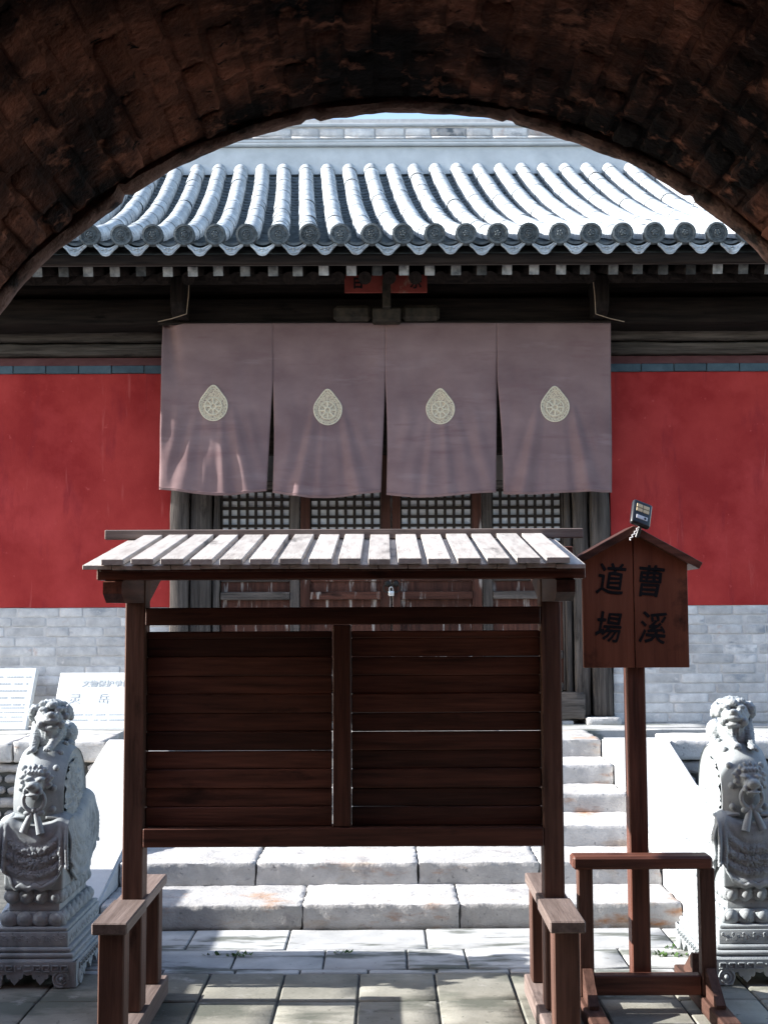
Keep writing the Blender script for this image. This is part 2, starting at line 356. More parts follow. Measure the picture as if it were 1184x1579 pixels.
for s, xi, xo in ((-1, XL, -2.08), (1, XR, 2.12)):
    bm = nb(); a, b = min(xi, xo), max(xi, xo)
    y0 = YS - 0.28; n = 6
    prism(bm, [(y0, 0.0), (y0, 0.06), (YP, ZP + 0.012), (YP + 0.02, ZP + 0.012), (YP + 0.02, 0.0)], a + 0.005, b - 0.005, 'x')
    es = [e for e in bm.edges]
    bmesh.ops.bevel(bm, geom=es, offset=0.012, segments=2, affect='EDGES')
    obj('ramp_slab', bm, RAMP, stairs, 40)
plat = thing('stone_platform', 'raised stone terrace of rough blocks with pale capstones under the hall', 'platform', (0, YP + 1, 0))
bm = nb(); box(bm, -5.4, XL, YP + 0.06, 14.0, -0.02, ZP - 0.11); box(bm, XR, 5.4, YP + 0.06, 14.0, -0.02, ZP - 0.11); box(bm, XL, XR, YP + 0.31, 14, -0.02, ZP - 0.11)
obj('platform_core', bm, JOINT, plat)
for s in (-1, 1):
    x = 2.13 if s > 0 else 2.09
    while x < 5.2:                              # capstones along the edge
        w = rnd.uniform(0.6, 1.0); bm = nb(); a, b = sorted((s * x, s * (x + w - 0.008)))
        rough_block(bm, a, b, YP - 0.03, YP + 0.55, ZP - 0.155, ZP + rnd.uniform(-0.005, 0.005), amp=0.010, cut=0.05, bev=0.010, sc=11, seed=x * s)
        obj('capstone', bm, STONE, plat, 50); x += w
    z = ZP - 0.165
    while z > 0.0:                              # rubble courses below
        h = rnd.uniform(0.075, 0.12); x = 1.9 + rnd.uniform(0, 0.1)
        while x < 4.2:
            w = rnd.uniform(0.13, 0.38); bm = nb(); a, b = sorted((s * x, s * (x + w - 0.016)))
            rough_block(bm, a, b, YP + rnd.uniform(-0.01, 0.02), YP + 0.14, z - h + 0.014, z, amp=0.022, cut=0.05, bev=0.02, sc=9, seed=x * s + z * 7)
            obj('wall_stone', bm, MASON, plat, 60); x += w
        z -= h
x = -5.2
while x < 5.2:                                  # platform flags up to the hall wall
    w = rnd.uniform(0.6, 0.9); bm = nb()
    ya = YP + 0.56 if (x + w < XL - 0.5 or x > XR + 0.5) else YP + 0.79
    for (p, q) in ((ya, YP + 1.15), (YP + 1.16, YP + 1.9)):
        b2 = nb(); rough_block(b2, x, x + w - 0.008, p, q, ZP - 0.1, ZP + rnd.uniform(-0.004, 0.003), amp=0.004, cut=0.2, bev=0.006)
        obj('platform_flag', b2, PAVEW, plat, 40)
    bm.free(); x += w

# ============================================================ HALL
YW = 10.68
hall = thing('temple_hall', 'old temple hall with red walls, grey tiled roof and timber doors', 'temple hall', (0, YW, ZP))
XDL, XDR = X(262, YW), X(944, YW)               # door bay between the walls
HW = 4.1
z_rb, z_rt, z_bt, z_lt, z_p1, z_p2 = Z(935, YW), Z(575, YW), Z(563, YW), Z(546, YW), Z(524, YW), Z(503, YW)
for s, a, b in ((-1, -HW, XDL), (1, XDR, HW)):
    bm = nb(); box(bm, a, b, YW, YW + 0.35, z_rb, z_rt)
    for ax, n in ((0, 26), (2, 18)):
        lo, hi = ((a, b), None, (z_rb, z_rt))[ax]
        for i in range(1, n):
            co = Vector((0, 0, 0)); co[ax] = lo + (hi - lo) * i / n; no = Vector((0, 0, 0)); no[ax] = 1
            bmesh.ops.bisect_plane(bm, geom=bm.verts[:] + bm.edges[:] + bm.faces[:], plane_co=co, plane_no=no)
    for v in bm.verts:
        if v.co.y < YW + 0.01:
            v.co.y += 0.010 * fbm(v.co, 1.6)
            if v.co.z < z_rb + 0.01: v.co.z += 0.006 * fbm(v.co, 7)
    obj('red_wall', bm, REDW, hall, 50)
    base = B('brick_base', a, b, YW + 0.008, YW + 0.35, ZP - 0.05, z_rb - 0.002, LIME, hall, 0)
    nrow = 12; h = (z_rb - ZP) / nrow
    variants = []
    for q in range(6):
        b2 = nb(); rough_block(b2, -0.5, 0.5, -0.5, 0.5, -0.5, 0.5, amp=0.03, cut=0.34, bev=0.06, sc=2.4, seed=q * 5.1)
        variants.append(mesh_of('brick', b2, BRICKG, 50))
    for r_ in range(nrow):
        x = a - rnd.uniform(0, 0.3)
        while x < b:
            w = rnd.choice((0.30, 0.34, 0.36, 0.36, 0.2))
            x0, x1 = max(x, a), min(x + w - 0.008, b)
            if x1 - x0 > 0.05 and max(abs(x0), abs(x1)) < 4.0:
                dpt = 0.055
                inst('brick', rnd.choice(variants), base, ((x0 + x1) / 2, YW + 0.001 + dpt / 2 + rnd.uniform(-0.004, 0.006), ZP + (r_ + 0.5) * h),
                     (0, 0, 0), (x1 - x0, dpt, h - 0.008))
            x += w
    # slate blue string course, one brick at a time
    band = B('string_course', a, b, YW - 0.005, YW + 0.3, z_rt + 0.004, z_bt - 0.002, JOINT, hall, 0)
    x = a
    while x < b - 0.02:
        x1 = min(x + 0.285, b); b2 = nb(); box(b2, x + 0.003, x1 - 0.003, YW - 0.03 + rnd.uniform(0, 0.006), YW + 0.05, z_rt + 0.002 + rnd.uniform(-.003, .003), z_bt, 0.004)
        obj('brick', b2, SLATE, band); x += 0.287
    bm = nb(); prism(bm, [(YW - 0.02, z_bt + 0.002), (YW + 0.12, z_lt), (YW + 0.35, z_lt), (YW + 0.35, z_bt + 0.002)], a, b, 'x')
    obj('plaster_ledge', bm, LEDGE, hall)
    x0, x1 = (a, X(247, YW)) if s < 0 else (X(948, YW), b)
    for (za, zb, yy) in ((z_lt + 0.004, z_p1 - 0.004, YW + 0.07), (z_p1 + 0.002, z_p2, YW + 0.03)):
        bm = nb(); rough_block(bm, x0, x1, yy, YW + 0.33, za, zb, amp=0.014, cut=0.12, bev=0.015, sc=4, seed=za)
        obj('wall_beam', bm, GREYW['x'], hall, 50)
# inner room wall that closes the building behind the doors
bm = nb(); box(bm, -HW, HW, 14.4, 14.6, ZP, 6.4); box(bm, -HW, -HW + 0.2, YW + 0.36, 14.39, ZP, 5.2); box(bm, HW - 0.2, HW, YW + 0.36, 14.39, ZP, 5.2)
obj('rear_wall', bm, LIME, hall)
B('floor', -HW + 0.21, HW - 0.21, YW + 0.37, 14.39, ZP + 0.001, ZP + 0.02, JOINT, hall, 0)

# door posts
YD = YW + 0.06
z_head = Z(470, YW)
for a, b, yy, m in ((262, 291, YW - 0.05, 'g'), (292, 325, YW - 0.01, 'g'), (326, 337, YW + 0.03, 'g'), (872, 884, YW + 0.03, 'g'), (885, 909, YW - 0.01, 'g'), (911, 941, YW - 0.06, 'g')):
    bm = nb(); rough_block(bm, X(a, YW), X(b, YW), yy, YW + 0.3, ZP + 0.055, z_head, amp=0.012, cut=0.10, bev=0.012, sc=3, seed=a)
    obj('door_post', bm, GREYW['z'], hall, 50)
for a, b in ((255, 330), (898, 952)):
    bm = nb(); rough_block(bm, X(a, YW), X(b, YW), YW - 0.12, YW + 0.32, ZP - 0.02, ZP + 0.06, amp=0.01, cut=0.06, bev=0.012, seed=a)
    obj('post_plinth', bm, STONE, hall, 50)
bm = nb(); rough_block(bm, X(326, YW), X(898, YW), YW - 0.09, YW + 0.12, ZP + 0.035, Z(1068, YW), amp=0.012, cut=0.1, bev=0.015, sc=4)
obj('threshold', bm, GREYW['x'], hall, 50)
bm = nb(); rough_block(bm, X(330, YW), X(880, YW), YW - 0.07, YW + 0.2, ZP - 0.02, ZP + 0.03, amp=0.006, cut=0.2, bev=0.01)
obj('door_sill', bm, STONE, hall, 50)
z_top = Z(700, YW); z_bot = Z(1066, YW); z_w0, z_w1 = Z(880, YW), Z(752, YW)
z_m0, z_m1, z_r0, z_r1 = Z(896, YW), Z(881, YW), Z(924, YW), Z(912, YW)
for i, (sa, sb, wa, wb) in enumerate(((338, 462, 340, 447), (463, 603, 478, 588), (605, 744, 618, 729), (745, 871, 760, 868))):
    m = DOORW if i in (1, 2) else GREYW
    xa, xb = X(sa, YD), X(sb, YD); fa, fb = X(wa, YD), X(wb, YD)
    bm = nb()
    if fa - xa > 0.012: box(bm, xa + 0.002, fa, YD, YD + 0.06, z_bot, z_top, 0.004)
    if xb - fb > 0.012: box(bm, fb, xb - 0.002, YD, YD + 0.06, z_bot, z_top, 0.004)
    fr = obj('door_leaf', bm, m['z'], hall)
    for za, zb, pr in ((z_bot, z_bot + 0.06, 0), (z_r0, z_r1, 0.02), (z_m0, z_m1, 0), (z_w1, z_w1 + 0.07, 0), (Z(1005, YW), Z(1017, YW), 0)):
        B('rail', fa + 0.002, fb - 0.002, YD + 0.004 - pr, YD + 0.05, za, zb, m['x'], fr, 0.006)
    for za, zb in ((z_r1, z_m0), (Z(1005, YW), z_r0), (z_bot + 0.06, Z(1017, YW))):
        B('panel', fa + 0.003, fb - 0.003, YD + 0.028, YD + 0.045, min(za, zb) + 0.002, max(za, zb) - 0.002, DOORW['z'], fr, 0)
    bm = nb(); pitch = (fb - fa) / 8; bw = 0.025
    for k in range(9):
        xx = fa + k * pitch; box(bm, xx - bw / 2 + (bw / 2 + .001 if k == 0 else 0), xx + bw / 2 - (bw / 2 + .001 if k == 8 else 0), YD + 0.026, YD + 0.040, z_w0 + 0.002, z_w1 - 0.002)
    nz = int((z_w1 - z_w0) / pitch)
    for k in range(nz + 1):
        zz = z_w0 + bw / 2 + 0.003 + k * (z_w1 - z_w0 - bw - 0.006) / nz; box(bm, fa + 0.002, fb - 0.002, YD + 0.028, YD + 0.043, zz - bw / 2, zz + bw / 2)
    obj('lattice', bm, LATT, fr)
    bm = nb()                                    # paper panes, slightly slack
    bmesh.ops.create_grid(bm, x_segments=24, y_segments=24, size=0.5)
    for v in bm.verts:
        v.co = Vector(((fa + fb) / 2 + v.co.x * (fb - fa - 0.004), YD + 0.048 + 0.004 * fbm((v.co.x * 5 + i, v.co.y * 5, 0), 1.7), (z_w0 + z_w1) / 2 + v.co.y * (z_w1 - z_w0 - 0.01)))
    obj('paper_pane', bm, PAPER, fr, 60)
    if i in (1, 2):
        bm = nb(); xx = (xb - 0.03) if i == 1 else (xa + 0.03)
        ell(bm, (xx, YD - 0.004, Z(900, YD)), (0.028, 0.012, 0.028)); torus(bm, (xx, YD - 0.02, Z(907, YD)), 0.036, 0.005)
        obj('door_ring', bm, IRON, fr, 50)
B('door_transom', X(338, YD), X(871, YD), YD - 0.02, YD + 0.08, z_top + 0.004, z_head, DARKW['x'], hall)
# padlock hanging between the two ring pulls
c = P(603, 914, YD - 0.035)
lock = thing('padlock', 'small shiny steel padlock hanging on the ring pulls of the doors', 'padlock', c)
bm = nb(); box(bm, c.x - 0.024, c.x + 0.024, c.y - 0.011, c.y + 0.011, c.z - 0.028, c.z + 0.016, 0.005, segs=2); obj('lock_body', bm, STEEL, lock, 50)
bm = nb(); tube(bm, [(c.x - 0.015, c.y, c.z + 0.014), (c.x - 0.015, c.y, c.z + 0.035)] + [(c.x - 0.015 * math.cos(t), c.y, c.z + 0.035 + 0.015 * math.sin(t)) for t in (0.5, 1.0, 1.57, 2.1, 2.6)] + [(c.x + 0.015, c.y, c.z + 0.035), (c.x + 0.015, c.y, c.z + 0.014)], 0.004, 6)
obj('shackle', bm, STEEL, lock, 50)

# ---- eaves
YE = 9.38
z_e = Z(357, YE)                                 # centre of the tile ends
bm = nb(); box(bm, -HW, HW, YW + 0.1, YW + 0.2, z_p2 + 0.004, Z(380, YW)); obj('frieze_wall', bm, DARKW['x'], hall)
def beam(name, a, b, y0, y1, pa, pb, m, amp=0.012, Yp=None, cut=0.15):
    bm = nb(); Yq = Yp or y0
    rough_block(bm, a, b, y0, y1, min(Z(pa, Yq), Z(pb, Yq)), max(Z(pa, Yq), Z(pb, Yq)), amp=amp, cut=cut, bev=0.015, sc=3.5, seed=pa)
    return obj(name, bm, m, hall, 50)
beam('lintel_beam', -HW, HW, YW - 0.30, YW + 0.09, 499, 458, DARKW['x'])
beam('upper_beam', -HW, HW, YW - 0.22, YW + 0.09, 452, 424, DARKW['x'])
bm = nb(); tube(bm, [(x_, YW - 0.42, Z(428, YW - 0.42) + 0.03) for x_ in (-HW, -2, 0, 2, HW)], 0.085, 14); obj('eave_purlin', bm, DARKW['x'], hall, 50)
eb = beam('eave_board', -4.3, 4.6, YE + 0.05, YE + 0.11, 406, 390, DARKW['x'], 0.006)
bm = nb()
box(bm, -4.3, 4.6, YE + 0.08, YE + 0.13, Z(408, YE + .1), Z(404.5, YE + .1), 0.003); obj('eave_batten', bm, GREYW['x'], hall)
# flying rafters with square sawn ends, round rafters under them
b2 = nb(); rough_block(b2, -0.04, 0.04, 0, 1.5, -0.04, 0.04, amp=0.005, cut=0.3, bev=0.004); FR = mesh_of('flying_rafter', b2, DARKW['y'], 50)
b2 = nb(); box(b2, -0.039, 0.039, -0.004, 0.004, -0.039, 0.039, 0.003); RE = mesh_of('rafter_end', b2, ENDW)
b2 = nb(); tube(b2, [(0, 0, 0), (0, 0.7, 0), (0, 1.35, 0)], 0.055, 12); RR = mesh_of('round_rafter', b2, DARKW['y'], 50)
sl = math.atan2(0.42, 1.0)
k = 0
for i in range(-5, 32):
    px = 97 + 40.3 * i
    c = P(px + rnd.uniform(-2, 2), 417, YE + 0.17)
    fo = inst('flying_rafter', FR, hall, (c.x, YE + 0.17 + rnd.uniform(-0.01, 0.015), Z(417, YE + 0.17)), (sl * 0.75, 0, 0))
    eo = inst('rafter_end', RE, fo, WL[fo] + Vector((0, -0.003, 0.0)), (0, 0, 0)); eo.location = (0, -0.002, 0)
    inst('round_rafter', RR, hall, (c.x + 0.1, YE + 0.55, Z(417, YE + 0.17) + 0.045), (sl, 0, 0))
bm = nb(); prism(bm, [(YE + 0.12, Z(405, YE + .15) + 0.0), (YE + 0.12, Z(405, YE + .15) + 0.03), (YW + 0.9, Z(405, YE + .15) + 0.03 + (YW + 0.78 - YE) * 0.46), (YW + 0.9, Z(405, YE + .15) + (YW + 0.78 - YE) * 0.46)], -4.25, 4.55, 'x')
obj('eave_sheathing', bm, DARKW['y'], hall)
# carved brackets over the door posts, ropes tied to them, centre block, plaque
for px, s in ((272, 1), (934, -1)):
    a = X(px, YW - 0.5)
    bm = nb(); zt, zb = Z(430, YW - 0.5), Z(489, YW - 0.5)
    prism(bm, [(YW - 0.62, zt), (YW - 0.62, zb + 0.10), (YW - 0.58, zb + 0.03), (YW - 0.5, zb), (YW - 0.2, zb + 0.03), (YW - 0.2, zt)], a - 0.055, a + 0.055, 'x')
    bmesh.ops.bevel(bm, geom=bm.edges[:], offset=0.008, segments=1, affect='EDGES')
    br = obj('eave_bracket', bm, DARKW['z'], hall)
    bm = nb(); p0 = P(px + s * 20, 432, YW - 0.66); p1 = P(px + s * 16, 484, YW - 0.66); p2 = P(px - s * 28, 496, YW - 0.6)
    tube(bm, [p0, p0.lerp(p1, 0.5) + Vector((0.004, 0, 0)), p1, p1.lerp(p2, 0.5) - Vector((0, 0, 0.006)), p2], 0.004, 6)
    obj('rope', bm, ROPE, br, 60)
bm = nb(); c = P(596, 470, YW - 0.5)
box(bm, c.x - 0.12, c.x + 0.12, YW - 0.5, YW - 0.31, Z(495, YW - .5), Z(474, YW - .5), 0.012); box(bm, c.x - 0.035, c.x + 0.035, YW - 0.56, YW - 0.43, Z(476, YW - .5), Z(432, YW - .5), 0.008)
box(bm, c.x - 0.45, c.x - 0.13, YW - 0.42, YW - 0.31, Z(490, YW - .5), Z(466, YW - .5), 0.03); box(bm, c.x + 0.13, c.x + 0.45, YW - 0.42, YW - 0.31, Z(490, YW - .5), Z(466, YW - .5), 0.03)
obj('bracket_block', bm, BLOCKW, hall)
c = P(597, 440, YW - 0.53)
pl = thing('eave_plaque', 'faded red lettered plaque high under the eaves above the curtain', 'plaque', (c.x, c.y, Z(451, c.y)))
B('board', X(532, c.y), X(662, c.y), c.y, c.y + 0.025, Z(451, c.y), Z(423, c.y), PLAQ, pl)
for ch, px in (('日', 552), ('示', 641)):
    b = text_bm(ch, 0.10, 0.001, 0.003); q = P(px, 437, c.y)
    for v in b.verts: v.co += Vector((q.x, c.y - 0.004, q.z))
    obj('lettering', b, INK, pl)

# ---- roof
ROOF_D, ROOF_H, SHEAR = 4.25, 2.12, -0.30
def rp(x, t):
    """point of the tile line that starts at x on the eave; t runs 0 eave .. 1 ridge"""
    return Vector((x + SHEAR * t, YE + ROOF_D * t, z_e - 0.02 + ROOF_H * (0.66 * t + 0.34 * t * t)))
roof = None
bm = nb()
n = 12
for i in range(n):
    a, b = rp(-4.35, i / n), rp(-4.35, (i + 1) / n); c_, d = rp(4.65, (i + 1) / n), rp(4.65, i / n)
    dz = Vector((0, 0, -0.11)); vs = [bm.verts.new(p + dz + Vector((0, 0.14 if i == 0 and p.y < YE + .01 else 0, 0))) for p in (a, b, c_, d)]; bm.faces.new(vs)
bmesh.ops.remove_doubles(bm, verts=bm.verts, dist=0.001)
e = bmesh.ops.extrude_face_region(bm, geom=bm.faces[:]); bmesh.ops.translate(bm, verts=[v for v in e['geom'] if isinstance(v, bmesh.types.BMVert)], vec=(0, 0, -0.05))
bmesh.ops.recalc_face_normals(bm, faces=bm.faces)
roof = obj('roof', bm, TILED, hall)
SP = 0.2425; X0 = X(132, YE); TR = 0.081
NROW = 17
def tile_bm(bm, L, r0, r1, off=None):
    """one half-round cover tile: length along y, narrow collar at the upper end"""
    rings = []
    for (yy, rr) in ((0, r0), (0.0, r0 + 0.0), (L * 0.5, r0 * 0.985), (L * 0.93, r1), (L * 1.03, r1 * 0.992)):
        rings.append([Vector((rr * math.cos(t), yy, rr * math.sin(t))) for t in [math.pi * (-0.12 + 1.24 * q / 10) for q in range(11)]])
    for q, w in zip(rings[1:], rings[2:]):
        va = [bm.verts.new(p) for p in q]; vb = [bm.verts.new(p) for p in w]
        for i in range(10): bm.faces.new((va[i], va[i + 1], vb[i + 1], vb[i]))
    va = [bm.verts.new(p) for p in rings[1]]; vb = [bm.verts.new(p * 0.955 + Vector((0, 0.002, 0))) for p in rings[1]]
    for i in range(10): bm.faces.new((vb[i], vb[i + 1], va[i + 1], va[i]))
    bmesh.ops.remove_doubles(bm, verts=bm.verts, dist=0.0005)
LT = ROOF_D * 1.13 / NROW
variants = []
for q in range(4):
    b2 = nb(); tile_bm(b2, LT, TR * (1 + 0.007 * q), TR * 0.975)
    for v in b2.verts: v.co += Vector((1, 0, 1)) * 0.004 * fbm(v.co + Vector((q * 3, 0, 0)), 9)
    variants.append(mesh_of('cover_tile', b2, TILE, 50))
rest = nb(); cnt = 0
cols = list(range(-8, 29))
for r_ in range(NROW):
    for k in cols:
        x = X0 + SP * k
        a, b = rp(x, r_ / NROW), rp(x, (r_ + 1) / NROW); d = b - a
        rot = Euler((math.atan2(d.z, d.y) + rnd.uniform(-.008, .008), 0, -math.atan2(d.x, d.y) + rnd.uniform(-.013, .013)))
        loc = a + Vector((rnd.uniform(-.003, .003), -0.01, -0.024 + rnd.uniform(-.003, .003)))
        vis = -2 <= k <= 22
        if vis and cnt < 300:
            inst('cover_tile', rnd.choice(variants), roof, loc, rot); cnt += 1
        else:
            b3 = nb(); tile_bm(b3, LT, TR * rnd.uniform(1, 1.02), TR * 0.975)
            M4 = Matrix.Translation(loc) @ rot.to_matrix().to_4x4(); bmesh.ops.transform(b3, matrix=M4, verts=b3.verts)
            me = bpy.data.meshes.new('t'); b3.to_mesh(me); b3.free(); rest.from_mesh(me); bpy.data.meshes.remove(me)
stuff(obj('cover_tiles', rest, TILE, roof, 50))
# pan tiles between the cover tiles
bm = nb(); NP = 34
for k in cols[:-1]:
    x = X0 + SP * (k + 0.5)
    for j in range(NP):
        a, b = rp(x, j / NP), rp(x, (j + 1.25) / NP); jx = rnd.uniform(-.004, .004); jz = rnd.uniform(-.003, .003)
        va, vb, vc = [], [], []
        for q in range(7):
            t = -1 + 2 * q / 6; dx = 0.095 * t; dz = 0.045 * t * t - 0.085
            va.append(bm.verts.new(a + Vector((dx + jx, 0, dz + 0.018 + jz)))); vb.append(bm.verts.new(b + Vector((dx, 0, dz - 0.004)))); vc.append(bm.verts.new(a + Vector((dx + jx, 0.004, dz - 0.002 + jz))))
        for q in range(6):
            bm.faces.new((va[q], va[q + 1], vb[q + 1], vb[q])); bm.faces.new((vc[q], vc[q + 1], va[q + 1], va[q]))
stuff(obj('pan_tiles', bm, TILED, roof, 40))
# round tile ends with a boss, and drip tiles
b2 = nb()
for (r0, y0, r1, y1) in ((0.083, 0.045, 0.083, -0.012), (0.083, -0.012, 0.067, -0.014), (0.067, -0.014, 0.063, -0.004), (0.063, -0.004, 0.042, -0.004), (0.042, -0.004, 0.039, -0.011), (0.039, -0.011, 0.033, -0.011), (0.033, -0.011, 0.03, -0.004), (0.03, -0.004, 0.0005, -0.016)):
    va = [b2.verts.new((r0 * math.cos(t), y0, r0 * math.sin(t))) for t in [2 * math.pi * q / 24 for q in range(24)]]
    vb = [b2.verts.new((r1 * math.cos(t), y1, r1 * math.sin(t))) for t in [2 * math.pi * q / 24 for q in range(24)]]
    for i in range(24): b2.faces.new((va[i], va[(i + 1) % 24], vb[(i + 1) % 24], vb[i]))
bmesh.ops.remove_doubles(b2, verts=b2.verts, dist=0.0004)
for q in range(16): ell(b2, (0.053 * math.cos(q * math.pi / 8), -0.006, 0.053 * math.sin(q * math.pi / 8)), (0.006, 0.005, 0.006), sub=1)
for q in range(5): ell(b2, (0.018 * math.cos(q * 1.2566), -0.012, 0.018 * math.sin(q * 1.2566)), (0.011, 0.007, 0.008), sub=1)
bmesh.ops.recalc_face_normals(b2, faces=b2.faces)
CAP = mesh_of('tile_end', b2, TILEE, 45)
b2 = nb(); NQ = 16
def drip_lo(t): return -0.060 * (1 - abs(t) ** 1.25) - 0.014 + 0.004 * math.cos(t * 9.4)
f1, f2, g1, g2 = [], [], [], []
for q in range(NQ + 1):
    t = -1 + 2 * q / NQ; x_ = 0.094 * t; zu = 0.045 * t * t; zl = zu * 0.55 + drip_lo(t)
    f1.append(b2.verts.new((x_, -0.004, zu))); f2.append(b2.verts.new((x_, -0.022, zl)))
    g1.append(b2.verts.new((x_, 0.012, zu))); g2.append(b2.verts.new((x_, -0.008, zl)))
for q in range(NQ):
    b2.faces.new((f1[q], f2[q], f2[q + 1], f1[q + 1])); b2.faces.new((g1[q], g1[q + 1], g2[q + 1], g2[q]))
    b2.faces.new((f1[q], f1[q + 1], g1[q + 1], g1[q])); b2.faces.new((f2[q], g2[q], g2[q + 1], f2[q + 1]))
for ln in (0.25, 0.8):
    for q in range(NQ):
        t0, t1 = -1 + 2 * q / NQ, -1 + 2 * (q + 1) / NQ
        pts = []
        for t in (t0, t1):
            zu = 0.05 * t * t; zl = zu * 0.55 + drip_lo(t); pts.append(Vector((0.098 * t * 0.96, -0.005 - 0.018 * ln, zu + (zl - zu) * ln)))
        tube(b2, pts, 0.0045, 5, False)
for (x_, zz) in ((0, -0.03), (-0.028, -0.018), (0.028, -0.018), (0, -0.012)): ell(b2, (x_, -0.014, zz), (0.012, 0.008, 0.009), sub=1)
bmesh.ops.recalc_face_normals(b2, faces=b2.faces)
DRIP = mesh_of('drip_tile', b2, TILE, 45)
for k in cols:
    a = rp(X0 + SP * k, 0)
    inst('tile_end', CAP, roof, a + Vector((rnd.uniform(-.004, .004), -0.034, -0.010)), (0.05, rnd.uniform(0, 6), 0))
    if k != cols[-1]:
        a = rp(X0 + SP * (k + 0.5), 0); inst('drip_tile', DRIP, roof, a + Vector((0, -0.016, -0.106 + rnd.uniform(-.004, .004))), (0, rnd.uniform(-.04, .04), 0))
# ridge
YR = YE + ROOF_D
zr = rp(0, 1).z
bm = nb(); prism(bm, [(YR - 0.16, zr - 0.15), (YR - 0.10, Z(232, YR)), (YR + 0.5, Z(232, YR)), (YR + 0.5, zr - 0.2)], -4.5, 4.3, 'x')
ridge = obj('ridge', bm, RIDGE, hall)
for a, b, yy in ((231, 227, YR - 0.15), (225.5, 221, YR - 0.13), (200.5, 196.5, YR - 0.13), (191.5, 188.5, YR - .06)):
    bm = nb(); za, zb = Z(a, YR), Z(b, YR); x = -5.4
    box(bm, -4.5, 4.3, yy, YR + 0.45, za, zb, 0.006); obj('moulding', bm, RIDGE, ridge)
x = -4.5
B('ridge_core', -4.5, 4.3, YR - 0.09, YR + 0.4, Z(221, YR) + 0.001, Z(188.5, YR), LIME, ridge, 0)
while x < 3.9:
    w = rnd.uniform(0.28, 0.45)
    bm = nb(); rough_block(bm, x, x + w - 0.012, YR - 0.115, YR, Z(216, YR), Z(203, YR), amp=0.012, cut=0.12, bev=0.012, seed=x); obj('brick', bm, BRICKG if rnd.random() < .6 else MASON, ridge, 50)
    bm = nb(); rough_block(bm, x, x + w - 0.008, YR - 0.14, YR, Z(221, YR) + 0.002, Z(216.8, YR), amp=0.008, cut=0.2, bev=0.008, seed=x + 5); obj('brick', bm, BRICKG, ridge, 50)
    x += w
bm = nb(); prism(bm, [(YR + 0.45, zr - 0.1), (YR + 0.45, zr + 0.05), (YR + 4.5, z_e), (YR + 4.5, z_e - 0.15)], -4.3, 4.3, 'x'); obj('rear_roof_slope', bm, TILED, hall)

# ============================================================ CURTAIN
YC = YW - 0.36
cur = thing('door_curtain', 'mauve cloth curtain of four panels with gold emblems hanging over the hall doors', 'curtain', (0, YC, Z(762, YC)))
tops = [249, 421, 594, 766, 941]
bots = [(246, 411), (421, 587), (596, 764), (776, 943)]
emb = [(330, 622), (505, 628), (678, 627), (854, 624)]
bot_y = [758, 762, 762, 759]
def curtain_pt(i, u, v):
    """u 0..1 across panel i, v 0 top .. 1 hem"""
    yt, ys, yb = 498, 586, bot_y[i]
    py = yt + (yb - yt) * v
    s = max(0, (py - ys) / (yb - ys))
    a = tops[i] + (bots[i][0] - tops[i]) * s; b = tops[i + 1] + (bots[i][1] - tops[i + 1]) * s
    if i > 0 and s > 0: a += 4 * math.sin(math.pi * s) * 0.5
    px = a + (b - a) * u
    p = P(px, py + (4 * math.sin(u * math.pi) - 3 * math.cos(u * 5 + i)) * v ** 3, YC)
    # folds spread downward from the stiff emblem
    eu = (emb[i][0] - a) / (b - a); ev = (emb[i][1] - yt) / (yb - yt)
    d = 0.0
    w = max(0.0, (v - ev) / (1 - ev))
    lateral = (u - eu)
    for c0, sp, am, wd in ((-0.13, -0.16, 0.030, 0.045), (0.14, 0.17, 0.030, 0.045), (-0.05, -0.06, 0.014, 0.03), (0.05, 0.05, 0.013, 0.03), (0.30, 0.12, 0.014, 0.05), (-0.30, -0.10, 0.016, 0.06)):
        cen = c0 + sp * w + 0.02 * math.sin(i * 2.3 + c0 * 9)
        wd2 = wd * (0.6 + 1.2 * w)
        q = (lateral - cen) / wd2
        d -= 1.7 * am * (0.6 + 0.5 * math.sin(i * 3.7 + c0 * 21)) * math.exp(-q * q) * (w ** 0.7) * (1.2 - 0.4 * w)
        q2 = (lateral - cen - 1.4 * wd2 * (1 if c0 > 0 else -1)) / wd2
        d += 1.5 * am * 0.5 * math.exp(-q2 * q2) * (w ** 0.8)
    d += 0.030 * fbm((u * 1.8 + i * 4, v * 1.2, 0), 1.3) * min(1, v * 3)
    d += 0.006 * fbm((u * 7 + i * 4, v * 2.0, 3), 1.5) * v
    if i == 0: d += 0.10 * math.exp(-((u - 0.04 - 0.10 * v * 2) / 0.07) ** 2) * max(0, 1 - v * 2.6)
    edge = min(u, 1 - u)
    d += 0.02 * math.exp(-edge / 0.03) * s
    d += -0.03 * v
    return p + Vector((0, d, 0))
